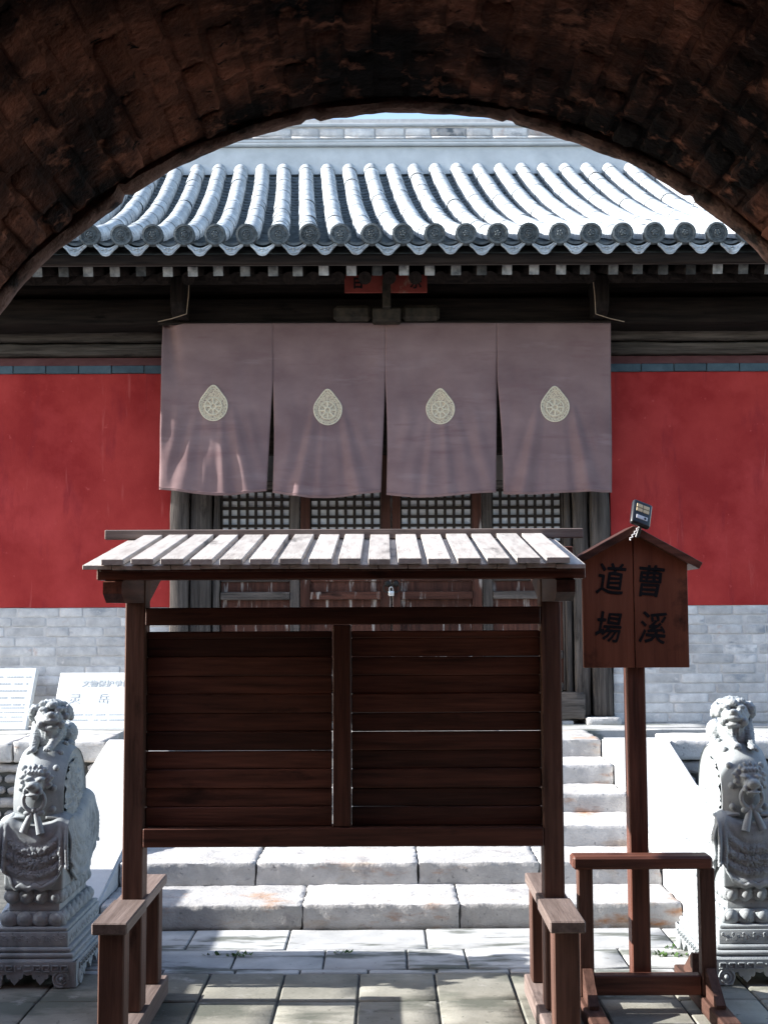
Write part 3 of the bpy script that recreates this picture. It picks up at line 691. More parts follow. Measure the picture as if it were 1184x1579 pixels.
for i in range(4):
    bm = nb(); NU, NV = 64, 72; g = []
    for b_ in range(NV + 1): g.append([bm.verts.new(curtain_pt(i, a_ / NU, b_ / NV)) for a_ in range(NU + 1)])
    for b_ in range(NV):
        for a_ in range(NU): bm.faces.new((g[b_][a_], g[b_ + 1][a_], g[b_ + 1][a_ + 1], g[b_][a_ + 1]))
    pan = obj('curtain_panel', bm, CLOTH, cur, 180)
    md = pan.modifiers.new('thickness', 'SOLIDIFY'); md.thickness = 0.004; md.offset = 1
    bm = nb()
    hem = [curtain_pt(i, q / 40, 0.985) + Vector((0, -0.005, 0)) for q in range(41)]
    tube(bm, hem, 0.0045, 5); obj('hem', bm, CLOTH, pan, 60)
    # emblem, laid on the cloth
    def on(px, py):
        yt, ys, yb = 498, 586, bot_y[i]; v = (py - yt) / (yb - yt); s = max(0, (py - ys) / (yb - ys))
        a = tops[i] + (bots[i][0] - tops[i]) * s; b = tops[i + 1] + (bots[i][1] - tops[i + 1]) * s
        return curtain_pt(i, (px - a) / (b - a), v)
    ex, ey = emb[i]
    def drop(t, k):
        r = 21.5 * k
        x_ = r * math.sin(t); y_ = -r * math.cos(t)
        if y_ < 0: y_ *= 1 + 0.42 * (max(0, math.cos(t))) ** 6 ; x_ *= 1 - 0.10 * max(0, math.cos(t)) ** 2
        else: y_ *= 1.08
        return ex + x_, ey + 3 + y_
    bm = nb(); rings = []
    for k in (0.0, 0.35, 0.7, 1.0):
        rings.append([bm.verts.new(on(*drop(2 * math.pi * q / 48, k)) + Vector((0, -0.007, 0))) for q in range(48)])
    for q, w in zip(rings, rings[1:]):
        for k in range(48): bm.faces.new((q[k], w[k], w[(k + 1) % 48], q[(k + 1) % 48]))
    bmesh.ops.remove_doubles(bm, verts=bm.verts, dist=0.0005)
    em = obj('emblem', bm, GOLD, pan, 180)
    bm = nb()
    def ringpts(k, cx=None, rr=None, n=40):
        if rr is None: return [on(*drop(2 * math.pi * q / n, k)) + Vector((0, -0.009, 0)) for q in range(n + 1)]
        return [on(ex + rr * math.sin(2 * math.pi * q / n), ey + 4.5 - rr * math.cos(2 * math.pi * q / n)) + Vector((0, -0.010, 0)) for q in range(n + 1)]
    tube(bm, ringpts(1.0), 0.006, 5, False); tube(bm, ringpts(0.84), 0.003, 5, False)
    tube(bm, ringpts(0, 0, 13.0), 0.006, 5, False); tube(bm, ringpts(0, 0, 4.2, 16), 0.008, 5, False)
    for q in range(8):
        t = q * math.pi / 4
        tube(bm, [on(ex + rr * math.sin(t), ey + 4.5 - rr * math.cos(t)) + Vector((0, -0.010, 0)) for rr in (4, 8, 12.5)], 0.0075, 5)
    for q in range(26):
        t = 2 * math.pi * q / 26
        a_, b_ = drop(t, 0.92); tube(bm, [on(a_ - 1.2, b_ - 1) + Vector((0, -0.010, 0)), on(a_ + 1.2, b_ + 1) + Vector((0, -0.010, 0))], 0.004, 4)
    obj('emblem_wheel', bm, GOLDP, em, 60)
bm = nb(); tube(bm, [(X(240, YC), YC + 0.01, Z(497, YC)), (X(950, YC), YC + 0.01, Z(497, YC))], 0.016, 8); obj('curtain_rod', bm, DARKW['x'], cur, 50)

# ============================================================ STELES leaning on the hall wall
def stele(label, x0, x1, ytop, lean, rows):
    Y0, Y1 = YW - 0.42, YW - 0.42 + lean
    zb = ZP + 0.004; zt = Z(ytop, Y1)
    t = thing('stone_stele', label, 'stele', ((x0 + x1) / 2, Y0, zb), 'inscribed steles on the platform')
    ang = math.atan2(Y1 - Y0, zt - zb); h = math.hypot(Y1 - Y0, zt - zb); th = 0.07
    rot = Matrix.Rotation(-ang, 3, 'X'); w = x1 - x0
    bm = nb(); box(bm, -w / 2, w / 2, 0, th, 0, h, 0.006)
    o0 = Vector(((x0 + x1) / 2, Y0, zb + 0.0))
    for v in bm.verts: v.co = rot @ v.co + o0
    obj('slab', bm, STELE, t)
    for name, b, cx, cz in rows(w, h):
        for v in b.verts: v.co = rot @ (v.co + Vector((cx, -0.0015, cz))) + o0
        o_ = obj(name, b, CUT, t)
        if name == 'small_inscription': stuff(o_)
    return t
def faint(w, n, rows_, ch, gap, seed):
    b = nb(); rr = random.Random(seed)
    for r_ in range(rows_):
        x = -w / 2
        while x < w / 2:
            l = ch * rr.uniform(0.6, 1.5)
            if rr.random() < 0.85: box(b, x, x + l * 0.8, -0.001, 0.001, -r_ * gap, -r_ * gap + ch * 0.8)
            x += l * 1.15
    return b
def rows_r(w, h):
    yield 'inscription', text_bm('文物保护单位', 0.068, 0.0012, 0.0005), 0.02, h * 0.80
    for ch, dx in (('灵', -0.22), ('岳', 0.02), ('寺', 0.27)): yield 'inscription', text_bm(ch, 0.105, 0.0012, -0.001), dx, h * 0.53
    yield 'small_inscription', faint(0.56, 0, 2, 0.016, 0.05, 4), 0.02, h * 0.24
def rows_l(w, h):
    yield 'small_inscription', faint(w * 0.86, 0, 5, 0.018, 0.065, 6), 0, h * 0.84
    yield 'small_inscription', faint(w * 0.88, 0, 4, 0.012, 0.042, 8), 0, h * 0.34
YSt = YW - 0.3
stele('white stone stele with large sparse characters leaning on the wall beside the notice board', X(87, YSt), X(226, YSt), 1035, 0.3, rows_r)
stele('white stone stele covered in small bilingual text leaning on the brick wall', X(-95, YSt), X(50, YSt), 1028, 0.3, rows_l)

# ============================================================ NOTICE BOARD
YN = 5.24
nbd = thing('notice_board', 'dark stained wooden notice board with slatted pale roof standing before the steps', 'notice board', (-0.17, YN, 0))
XPL, XPR = X(213, YN), X(846, YN)
PW, PD = 0.042, 0.055
zroof_e, zroof_r = Z(869, 4.68), Z(830, 5.52)
RS = (zroof_r - zroof_e) / (5.52 - 4.68)
def rz(y): return zroof_e + RS * (y - 4.68)
for xp in (XPL, XPR):
    B('post', xp - PW, xp + PW, YN - PD, YN + PD, 0.088, rz(YN) - 0.075, POSTW['z'], nbd, 0.005)
    xa = xp - 0.005
    # sled foot: base beam, two legs, arm rail in two lengths either side of the post
    B('sled_beam', xa - 0.068, xa + 0.068, 4.55, 5.72, 0.002, 0.085, ARMW['y'], nbd, 0.006)
    B('arm_rail', xa - 0.068, xa + 0.068, 4.79, YN - PD - 0.002, 0.495, 0.54, ARMW['y'], nbd, 0.005)
    B('arm_rail', xa - 0.062, xa + 0.062, YN - PD + 0.001, 5.69, 0.494, 0.538, ARMW['y'], nbd, 0.005)
    B('leg', xa - 0.05, xa + 0.05, 4.83, 4.93, 0.086, 0.494, POSTW['z'], nbd, 0.005)
    B('leg', xa - 0.048, xa + 0.048, 5.57, 5.66, 0.086, 0.493, POSTW['z'], nbd, 0.005)
    # bracket that carries the roof
    bm = nb(); zt = rz(YN) - 0.08
    prism(bm, [(4.74, rz(4.74) - 0.075), (4.74, rz(4.74) - 0.12), (4.80, rz(4.8) - 0.165), (YN - PD, zt - 0.16), (YN + PD, zt - 0.16), (5.66, zt - 0.02), (5.74, zt + 0.03), (5.74, zt + 0.08)], xp - 0.036, xp + 0.036, 'x')
    obj('roof_bracket', bm, WOOD['y'], nbd)
xi0, xi1 = XPL + PW + 0.001, XPR - PW - 0.001
def px_rail(name, pa, pb, y0, y1, m, a=xi0, b=xi1): return B(name, a, b, y0, y1, Z(pa, YN - .05), Z(pb, YN - .05), m, nbd, 0.004)
px_rail('bottom_rail', 1305, 1276, YN - 0.06, YN + 0.05, WOOD['x'])
px_rail('top_rail', 963, 936, YN - 0.06, YN + 0.05, WOOD['x'])
xm0, xm1 = X(513, YN - .05), X(541, YN - .05)
B('mullion', xm0, xm1, YN - 0.05, YN + 0.03, Z(1276, YN - .05) + 0.002, Z(963, YN - .05) - 0.002, WOOD['z'], nbd, 0.004)
z0, z1 = Z(1275.5, YN - .05), Z(973, YN - .05)
for a, b in ((xi0, xm0 - 0.001), (xm1 + 0.001, xi1)):
    nrow = 10; h = (z1 - z0 - 0.03) / nrow
    for r_ in range(nrow + 1):
        za = z0 + r_ * h; zb = za + h - (rnd.choice((0.0012, 0.0018, 0.0026)) if rnd.random() < 0.4 else -0.0006) if r_ < nrow else z1
        bm = nb(); box(bm, a, b - (0.003 if a == xi0 else 0), YN - 0.014 + (r_ % 2) * 0.008 + rnd.uniform(-0.002, 0.002), YN + 0.012 + (r_ % 2) * 0.001, za, zb, 0.004, Matrix.Rotation(rnd.uniform(-0.0016, 0.0016), 3, 'Y'))
        obj('plank', bm, WOOD['x'], nbd)
# roof
rx0, rx1 = X(125, 4.68), X(907, 4.68)
bm = nb()
def sloped(name, x0, x1, ya, yb, lift, th, m, parent, slope=RS, f=rz):
    bm = nb()
    prism(bm, [(ya, f(ya) + lift), (yb, f(yb) + lift), (yb, f(yb) + lift - th), (ya, f(ya) + lift - th)], x0, x1, 'x')
    bmesh.ops.bevel(bm, geom=bm.edges[:], offset=0.002, segments=1, affect='EDGES')
    return obj(name, bm, m, parent)
rb = sloped('roof_deck', rx0 + 0.06, rx1 - 0.06, 4.72, 5.52, -0.022, 0.012, WOOD['y'], nbd)
ncov = 17; pitch = (rx1 - rx0 - 0.006) / ncov
for i in range(ncov):
    a = rx0 + i * pitch
    sloped('roof_board', a + 0.001, a + pitch - 0.001, 4.69, 5.53, -0.004 + rnd.uniform(-.002, .002), 0.017, BOARDW['y'], rb)
    ca = a + pitch * 0.5 - 0.032 + (0.05 if i else 0.05)
    if i < ncov - 1:
        sloped('cover_board', ca, ca + 0.087 + rnd.uniform(-.003, .003), 4.675 + rnd.uniform(-.006, .006), 5.53, 0.021 + rnd.uniform(-.002, .002), 0.023, BOARDW['y'], rb)
# verge boards and far slope
def rz2(y): return zroof_r - 0.10 * (y - 5.55)
sloped('rear_roof_deck', rx0 + 0.03, rx1 - 0.03, 5.56, 5.98, 0.0, 0.03, BOARDW['y'], nbd, f=rz2)
B('ridge_board', X(160, 5.5), X(901, 5.5), 5.50, 5.535, zroof_r - 0.002, Z(815.5, 5.5), RIDGEW['x'], nbd, 0.003)
B('front_beam', X(148, 4.76), X(904, 4.76), 4.765, 4.84, Z(893, 4.76), Z(873, 4.76) , WOOD['x'], nbd, 0.004)
B('rear_beam', X(170, 5.6), X(885, 5.6), 5.60, 5.67, zroof_r - 0.085, zroof_r - 0.035, WOOD['x'], nbd, 0.004)
B('head_beam', xi0, xi1, YN - 0.03, YN + 0.03, rz(YN) - 0.1, rz(YN) - 0.042, WOOD['x'], nbd, 0.004)

# ============================================================ WOODEN SIGN
YG = 5.50
sg = thing('wooden_sign', 'brown gabled wooden sign on a tall post with four black characters', 'sign', (X(979, YG), YG, 0))
xc = X(977.5, YG)
B('post', xc - 0.041, xc + 0.041, YG - 0.01, YG + 0.07, 0.09, Z(840, YG), WOOD['z'], sg, 0.005)
zbot = Z(1031, YG - .03); xl, xr = X(898, YG - .03), X(1060, YG - .03); xm = X(977, YG - .03)
zs = Z(866, YG - .03); zp = Z(822, YG - .03)
bl = nb(); prism(bl, [(xl, zbot), (xl, zs), (xm - 0.0015, zp), (xm - 0.0015, zbot)], YG - 0.035, YG - 0.012); bmesh.ops.bevel(bl, geom=bl.edges[:], offset=0.002, segments=1, affect='EDGES')
p1 = obj('sign_panel', bl, SIGNW, sg)
bl = nb(); prism(bl, [(xm + 0.0015, zbot), (xm + 0.0015, zp), (xr, zs), (xr, zbot)], YG - 0.038, YG - 0.012); bmesh.ops.bevel(bl, geom=bl.edges[:], offset=0.002, segments=1, affect='EDGES')
p2 = obj('sign_panel', bl, SIGNW, sg)
for ch, px, py, pan, sc in (('道', 942, 892, p1, 0.152), ('場', 938, 967, p1, 0.142), ('曹', 1004, 896, p2, 0.150), ('溪', 1006, 968, p2, 0.150)):
    b = brush(ch, sc); q = P(px, py, YG - .04)
    rot = Matrix.Rotation(R(4), 3, 'Y')
    for v in b.verts:
        v.co.x *= 0.86
        v.co = rot @ v.co + Vector((q.x, YG - 0.0365 - (0.003 if pan is p2 else 0), q.z))
    obj('character', b, INK, pan)
for s in (-1, 1):
    pk = P(975, 811, YG - .05); en = P(1080, 868, YG - .05) if s > 0 else P(870, 869, YG - .05)
    bm = nb(); d = Vector((en.x - pk.x, 0, en.z - pk.z)); n_ = Vector((-d.z, 0, d.x)).normalized() * (1 if s > 0 else -1); th = 0.032
    if n_.z > 0: n_ = -n_
    a, b = Vector((pk.x, 0, pk.z)), Vector((en.x, 0, en.z))
    off = Vector((0, 0, 0)) if s > 0 else Vector((-0.001, 0, 0))
    k_ = th / abs(n_.z) if True else th
    prism(bm, [(a.x + off.x, a.z), (b.x, b.z), (b.x + n_.x * th, b.z + n_.z * th), (a.x + off.x, a.z - k_)], YG - 0.085, YG + 0.13)
    bmesh.ops.bevel(bm, geom=bm.edges[:], offset=0.002, segments=1, affect='EDGES')
    obj('gable_board', bm, WOOD['x'], sg)
# stand: head rail, legs, base rail, feet
ra, rb_ = X(876, YG - .1), X(1088, YG - .1)
B('head_rail', ra, rb_, YG - 0.115, YG - 0.012, Z(1341, YG - .09), Z(1321, YG - .09), WOOD['x'], sg, 0.01)
#, YG + 0.072, YG + 0.15, Z(1341, YG - .09) - 0.002, Z(1321, YG - .09), WOOD['x'], sg, 0.01)
for px in (891, 1073):
    xx = X(px, YG)
    B('leg', xx - 0.032, xx + 0.032, YG - 0.08, YG - 0.02, 0.07, Z(1341, YG - .09) - 0.001, POSTW['z'], sg, 0.005)
    # B('leg', xx - 0.036, xx + 0.028, YG + 0.08, YG + 0.14, 0.07, Z(1341, YG - .09) - 0.003, POSTW['z'], sg, 0.005)
    B('foot', xx - 0.04, xx + 0.04, YG - 0.42, YG + 0.42, 0.002, 0.068, POSTW['y'], sg, 0.006)
    for s in (-1, 1):
        bm = nb(); y0 = YG - 0.082 if s < 0 else YG + 0.142
        prism(bm, [(y0, 0.07), (y0, 0.19), (y0 + s * 0.02, 0.19), (y0 + s * 0.17, 0.085), (y0 + s * 0.17, 0.07)], xx - 0.02, xx + 0.02, 'x')
        obj('knee_brace', bm, POSTW['y'], sg)
B('base_rail', X(891, YG) + 0.033, X(1073, YG) - 0.033, YG - 0.07, YG - 0.012, 0.072, 0.155, WOOD['x'], sg, 0.005)
# solar lamp fixed to the sign's peak
c = P(988, 793, YG - 0.09)
lamp = thing('solar_lamp', 'black solar floodlight with amber diode cells clamped on the sign peak', 'floodlight', (c.x, c.y, Z(816, c.y)))
def tilt(bm, c):
    r1 = Matrix.Rotation(R(14), 3, 'Y') @ Matrix.Rotation(R(-28), 3, 'X') @ Matrix.Rotation(R(12), 3, 'Z')
    for v in bm.verts: v.co = r1 @ v.co + c
bm = nb(); box(bm, -0.046, 0.046, -0.012, 0.016, -0.062, 0.062, 0.010, segs=3); tilt(bm, c); obj('housing', bm, BLACKP, lamp, 50)
for ix in (-1, 1):
    for iz in (0, 1):
        bm = nb(); box(bm, ix * 0.016 - 0.0145, ix * 0.016 + 0.0145, -0.0145, -0.011, 0.002 + iz * 0.021, 0.020 + iz * 0.021, 0.001); tilt(bm, c); obj('led_cell', bm, LED, lamp)
bm = nb(); box(bm, -0.027, 0.027, -0.0145, -0.011, -0.036, -0.016, 0.002, segs=2); tilt(bm, c); sp = obj('sensor_strip', bm, WHITEP, lamp)
bm = nb(); ell(bm, (0.015, -0.015, -0.026), (0.006, 0.003, 0.006)); tilt(bm, c); obj('sensor_dot', bm, BLACKP, sp, 60)
bm = nb(); q = P(985, 818, YG - 0.088); tube(bm, [c + Vector((-0.006, 0.0, -0.05)), q, q + Vector((-0.012, 0, -0.03))], 0.009, 8); obj('bracket', bm, BLACKP, lamp, 50)
bm = nb(); q2 = P(970, 833, YG - 0.10); pts = [c + Vector((-0.03, -0.02, -0.03)), c + Vector((-0.02, -0.018, -0.058))]
tw = []
for k in range(14):
    t = k / 13; p = (c + Vector((-0.012, -0.012, -0.055))).lerp(q2, t); tw.append(p + Vector((0.006 * math.sin(k * 2.1), 0.004 * math.cos(k * 2.1), 0)))
tube(bm, tw, 0.0032, 6); obj('tie_cord', bm, WHITEP, lamp, 60)

# ============================================================ STONE DRUM LIONS
def lion(label, cx, mir):
    cy = 6.16
    T = thing('stone_drum_lion', label, 'stone lion', (cx, cy, 0), 'carved drum stones flanking the steps')
    O = Vector((cx, cy, 0))
    def put(name, bm, parent=T, sm=50, m=LIONST):
        for v in bm.verts: v.co = Vector((v.co.x * mir, v.co.y, v.co.z)) + O
        if mir < 0: bmesh.ops.reverse_faces(bm, faces=bm.faces[:])
        return obj(name, bm, m, parent, sm)
    def slab_(hw, hd, z0, z1, bev=0.006, segs=2):
        bm = nb(); box(bm, -hw, hw, -hd, hd, z0, z1, bev, segs=segs); return bm
    # footed base with scalloped apron
    bm = slab_(0.212, 0.345, 0.075, 0.13, 0.018, 3)
    def apron(L):
        pts = [(-L, 0.118), (-L, 0.004), (-L + 0.095, 0.004), (-L + 0.10, 0.03)]
        n = max(2, round((L - 0.1) / 0.06)); a, b = -L + 0.10, L - 0.10
        for k in range(n):
            x0_, x1_ = a + (b - a) * k / n, a + (b - a) * (k + 1) / n; w = x1_ - x0_
            pts += [(x0_ + w * f_, z_) for f_, z_ in ((.04, .058), (.16, .064), (.20, .046), (.27, .040), (.33, .044), (.37, .030), (.44, .024), (.5, .014), (.56, .024), (.63, .030), (.67, .044), (.73, .040), (.80, .046), (.84, .064), (.96, .058))]
        pts += [(L - 0.10, 0.03), (L - 0.095, 0.004), (L, 0.004), (L, 0.118)]
        return pts
    for s in (-1, 1):
        prism(bm, apron(0.218), s * 0.30, s * 0.35); prism(bm, apron(0.345), s * 0.172, s * 0.222, 'x')
    base = put('base', bm)
    bm = nb()
    for s in (-1, 1):                            # scroll feet on the front and sides
        for x_ in (-1, 1):
            for k in range(3): torus(bm, (x_ * (0.152 + 0.004 * k), s * 0.350, 0.040), 0.034 - k * 0.012, 0.0055, 'y', 18, 6, 0.6 * k, 0.6 * k + 5.2)
            ell(bm, (x_ * 0.155, s * 0.352, 0.042), (0.012, 0.014, 0.012), sub=1)
            for k in range(3): torus(bm, (x_ * 0.224, s * 0.275, 0.042), 0.034 - k * 0.011, 0.007, 'x', 18, 6)
    for s in (-1, 1):                            # key pattern carved along the apron
        for k in range(9):
            x_ = -0.17 + k * 0.0425
            for (dx, dz, w, h) in ((0, 0.0, 0.034, 0.004), (0, 0.024, 0.026, 0.004), (-0.015, 0.012, 0.004, 0.026), (0.006, 0.010, 0.016, 0.004), (0.013, 0.016, 0.004, 0.014)):
                if (k + int(dx * 1000)) % 7 != 3: box(bm, x_ + dx - w / 2, x_ + dx + w / 2, s * 0.354 - 0.004, s * 0.354 + 0.004, 0.078 + dz - h / 2, 0.078 + dz + h / 2)
        for k in range(14):
            y_ = -0.28 + k * 0.043
            for (dx, dz, w, h) in ((0, 0.0, 0.034, 0.004), (0, 0.024, 0.026, 0.004), (-0.015, 0.012, 0.004, 0.026), (0.013, 0.016, 0.004, 0.014)):
                box(bm, s * 0.226 - 0.004, s * 0.226 + 0.004, y_ + dx - w / 2, y_ + dx + w / 2, 0.078 + dz - h / 2, 0.078 + dz + h / 2)
    stuff(put('base_carving', bm, base))
    bm = slab_(0.205, 0.338, 0.131, 0.152, 0.008); put('moulding', bm)
    bm = slab_(0.192, 0.325, 0.153, 0.176, 0.010); put('moulding', bm)
    bm = slab_(0.174, 0.312, 0.177, 0.243, 0.004); band = put('carved_band', bm)
    bm = nb(); rr = random.Random(3)
    for s in (-1, 1):
        for k in range(13):
            x_ = -0.145 + k * 0.0242
            torus(bm, (x_, s * 0.312, 0.203 + (0.012 if k % 2 else 0)), 0.010, 0.003, 'y', 10, 5, rr.random() * 3, rr.random() * 3 + 4.5); torus(bm, (x_ + .01, s * 0.312, 0.222 - (0.012 if k % 2 else 0)), 0.006, 0.003, 'y', 8, 5)
        for k in range(23):
            y_ = -0.27 + k * 0.0242
            torus(bm, (s * 0.174, y_, 0.203 + (0.012 if k % 2 else 0)), 0.010, 0.003, 'x', 10, 5, rr.random() * 3, rr.random() * 3 + 4.5)
    stuff(put('scroll_carving', bm, band))
    bm = slab_(0.168, 0.306, 0.244, 0.262, 0.006); put('moulding', bm)
    # lotus tiers
    for (hw, hd, z0, z1, up) in ((0.148, 0.288, 0.263, 0.325, 1), (0.135, 0.275, 0.366, 0.424, -1)):
        bm = slab_(hw - 0.012, hd - 0.012, z0, z1, 0.008); tier = put('lotus_tier', bm)
        def petal(w):
            b = nb(); ell(b, (0, 0.002, 0), (w * 0.56, 0.020, 0.036), sub=3); ell(b, (0, -0.007, 0.004 * up), (w * 0.36, 0.017, 0.024), sub=3)
            for v in b.verts: v.co.z *= 1 + 0.12 * up * (v.co.x / w) ; v.co.x *= 1 - 0.25 * up * v.co.z / 0.034 * 0.5
            return b
        for axis, L, n_, off in (('f', hw, 4, hd), ('s', hd, 7, hw)):
            w = 2 * L / n_
            me = mesh_of('petal', petal(w), LIONST, 60)
            for s in (-1, 1):
                for k in range(n_):
                    q = -L + w * (k + 0.5); zc_ = (z0 + z1) / 2
                    loc = (q, s * (off - 0.010), zc_) if axis == 'f' else (s * (off - 0.010), q, zc_)
                    rz_ = (0 if s < 0 else math.pi) if axis == 'f' else (math.pi / 2 if s > 0 else -math.pi / 2)
                    inst('petal', me, tier, Vector((loc[0] * mir, loc[1], loc[2])) + O, (0, 0, rz_ if axis == 'f' else rz_ * mir))
    bm = slab_(0.118, 0.258, 0.325, 0.368, 0.004); put('waist', bm)
    bm = slab_(0.138, 0.282, 0.424, 0.705, 0.010); put('block', bm)
    # draped cloth, front, back and both sides
    cl = nb()
    def drape(fn, nu, nv):
        g = [[cl.verts.new(fn(-1 + 2 * a_ / nu, b_ / nv)) for a_ in range(nu + 1)] for b_ in range(nv + 1)]
        for b_ in range(nv):
            for a_ in range(nu): cl.faces.new((g[b_][a_], g[b_ + 1][a_], g[b_ + 1][a_ + 1], g[b_][a_ + 1]))
    def sheet(u, v, hw, reach, ztop, zlow, zside, seed):
        hem = zlow + (zside - zlow) * max(0.0, min(1.0, (abs(u) - 0.45) / 0.4)) ** 1.3 + 0.007 * math.sin(u * 17 + seed)
        vt = 0.24
        if v < vt:
            t = v / vt; out = -0.11 + 0.11 * math.sin(t * math.pi / 2); z = ztop + 0.024 - 0.044 * (1 - math.cos(t * math.pi / 2)) ** 1.5 + 0.022 * (math.exp(-((abs(u) - 0.72) / 0.2) ** 2) - 0.8 * math.exp(-(u / 0.4) ** 2)) * math.cos(t * math.pi / 2) ** 0.5
        else:
            t = (v - vt) / (1 - vt); out = 0.008 * math.sin(t * 3); z = (ztop - 0.02) + (hem - ztop + 0.02) * t
        x_ = u * hw * (1 + 0.05 * v); r = math.hypot(x_ * 1.15, z - (ztop + 0.05))
        hang = max(0.0, min(1.0, (v - 0.16) * 3)); side = max(0.0, min(1.0, (abs(u) - 0.70) / 0.12))
        mid = 1 - side
        ph = r * 2 * math.pi / 0.052
        out += hang * mid * (0.0065 * math.sin(ph) * min(1, max(0, (r - 0.07) / 0.07)) * (0.35 + abs(u)) + 0.016 * math.exp(-(u / 0.5) ** 2) * v)
        out += hang * side * (0.010 * math.sin(abs(u) * 34) + 0.010)
        band_ = math.exp(-((r - 0.215) / 0.075) ** 4)
        q_ = Vector((x_ * 70, z * 70, seed))
        out += 0.0038 * math.sin(9 * noise.noise(q_) + 5 * noise.noise(q_ * 0.5)) * band_ * mid * hang
        out += 0.0012 * math.sin(x_ * 420) * math.sin(z * 420) * side * hang
        if v > 0.94: out += 0.007
        return x_, out, z
    def fr(u, v): x_, o, z = sheet(u, v, 0.160, 1, 0.722, 0.436, 0.535, 0.0); return Vector((x_, -0.292 - o, z))
    drape(fr, 90, 110)
    for s in (-1, 1):
        def sd(u, v, s=s):
            x_, o, z = sheet(u, v, 0.27, 1, 0.73, 0.445, 0.55, 4.0 + s); z += 0.07 * max(0, u) * (1 - v); return Vector((s * (0.148 + o * 0.9), x_, z))
        drape(sd, 90, 80)
    bmesh.ops.recalc_face_normals(cl, faces=cl.faces)
    me_c = put('draped_cloth', cl, T, 180)
    md = me_c.modifiers.new('thickness', 'SOLIDIFY'); md.thickness = 0.012; md.offset = 0
    bm = nb(); box(bm, -0.150, 0.150, -0.25, 0.285, 0.68, 0.715, 0.02, segs=3); put('cloth_top', bm)
    # drum: barrel lying on its rim
    bm = nb(); prof = []
    for q in range(15):
        t = -1 + 2 * q / 14; prof.append((t * 0.118, 0.270 - 0.046 * t * t))
    prof = [(-0.104, 0.0), (-0.104, 0.175), (-0.110, 0.185), (-0.104, 0.195), (-0.104, 0.205), (-0.114, 0.225)] + prof + [(0.114, 0.225), (0.104, 0.205), (0.104, 0.195), (0.110, 0.185), (0.104, 0.175), (0.104, 0.0)]
    NS = 64; rings = []
    for (x_, r_) in prof:
        rings.append([bm.verts.new((x_, max(r_, 0.0005) * math.cos(2 * math.pi * k / NS), 0.828 + max(r_, 0.0005) * math.sin(2 * math.pi * k / NS))) for k in range(NS)])
    for q, w in zip(rings, rings[1:]):
        for k in range(NS): bm.faces.new((q[k], w[k], w[(k + 1) % NS], q[(k + 1) % NS]))
    bmesh.ops.recalc_face_normals(bm, faces=bm.faces)
    drum = put('drum', bm, T, 35)
    b2 = nb(); ell(b2, (0, 0, 0), (0.0165, 0.0165, 0.0165), sub=2); stud = mesh_of('stud', b2, LIONST, 80)
    for s in (-1, 1):
        for k in range(16):
            t = 2 * math.pi * (k + 0.35) / 16; q = Vector((s * 0.076, 0.250 * math.cos(t), 0.828 + 0.250 * math.sin(t)))
            if q.z > 0.70: inst('stud', stud, drum, Vector((q.x * mir, q.y, q.z)) + O)
    for s in (-1, 1):                            # carved medallion on each drum face
        bm = nb(); NR, NA = 22, 110; g = []
        for a_ in range(NR + 1):
            rr_ = 0.172 * a_ / NR
            row = []
            for b_ in range(NA):
                t = 2 * math.pi * b_ / NA; yy, zz = rr_ * math.cos(t), rr_ * math.sin(t)
                hgt = 0.009 * (1 - 2.6 * abs(noise.noise(Vector((yy * 42, zz * 42, 5 + s))))) + 0.007 * (1 - 3 * abs(noise.noise(Vector((yy * 20, zz * 20, 1))))) + 0.008 * (1 - rr_ / 0.172)
                row.append(bm.verts.new((s * (0.106 + max(0.0, hgt)), yy, 0.828 + zz)))
            g.append(row)
        for a_ in range(NR):
            for b_ in range(NA): bm.faces.new((g[a_][b_], g[a_ + 1][b_], g[a_ + 1][(b_ + 1) % NA], g[a_][(b_ + 1) % NA]))
        bmesh.ops.remove_doubles(bm, verts=bm.verts, dist=0.0003); bmesh.ops.recalc_face_normals(bm, faces=bm.faces)
        put('medallion', bm, drum, 60)
    # beast mask holding a ring, tassels tied below
    bm = nb(); rr = random.Random(11)
    yf = -0.262
    for c_, r_ in (((0, yf, 0.925), (0.052, 0.035, 0.05)), ((0, yf - 0.035, 0.907), (0.036, 0.034, 0.026)), ((0, yf - 0.066, 0.917), (0.020, 0.014, 0.013)), ((-0.016, yf - 0.062, 0.911), (0.011, 0.012, 0.010)), ((0.016, yf - 0.062, 0.911), (0.011, 0.012, 0.010)),
                    ((-0.027, yf - 0.028, 0.938), (0.020, 0.018, 0.010)), ((0.027, yf - 0.028, 0.938), (0.020, 0.018, 0.010)), ((-0.025, yf - 0.030, 0.926), (0.010, 0.010, 0.008)), ((0.025, yf - 0.030, 0.926), (0.010, 0.010, 0.008)),
                    ((0, yf - 0.046, 0.876), (0.032, 0.024, 0.009)), ((0, yf - 0.02, 0.868), (0.02, 0.02, 0.02)), ((-0.034, yf - 0.045, 0.89), (0.009, 0.012, 0.016)), ((0.034, yf - 0.045, 0.89), (0.009, 0.012, 0.016)),
                    ((-0.058, yf - 0.004, 0.942), (0.022, 0.010, 0.012)), ((0.058, yf - 0.004, 0.942), (0.022, 0.010, 0.012))):
        ell(bm, c_, r_)
    for k in range(22):
        t = -0.4 + (math.pi + 0.8) * k / 21; rad = 0.052 + 0.010 * (k % 2)
        ell(bm, (rad * math.cos(t), yf - 0.004, 0.925 + rad * math.sin(t)), (0.0125, 0.014, 0.0125), sub=1)
    for k in range(9): ell(bm, (-0.03 + 0.0075 * k, yf - 0.02, 0.962 + 0.006 * (k % 2)), (0.008, 0.014, 0.009), sub=1)
    for v in bm.verts: v.co = Vector((v.co.x * 1.08, yf + (v.co.y - yf) * 1.3, 0.915 + (v.co.z - 0.915) * 1.12))
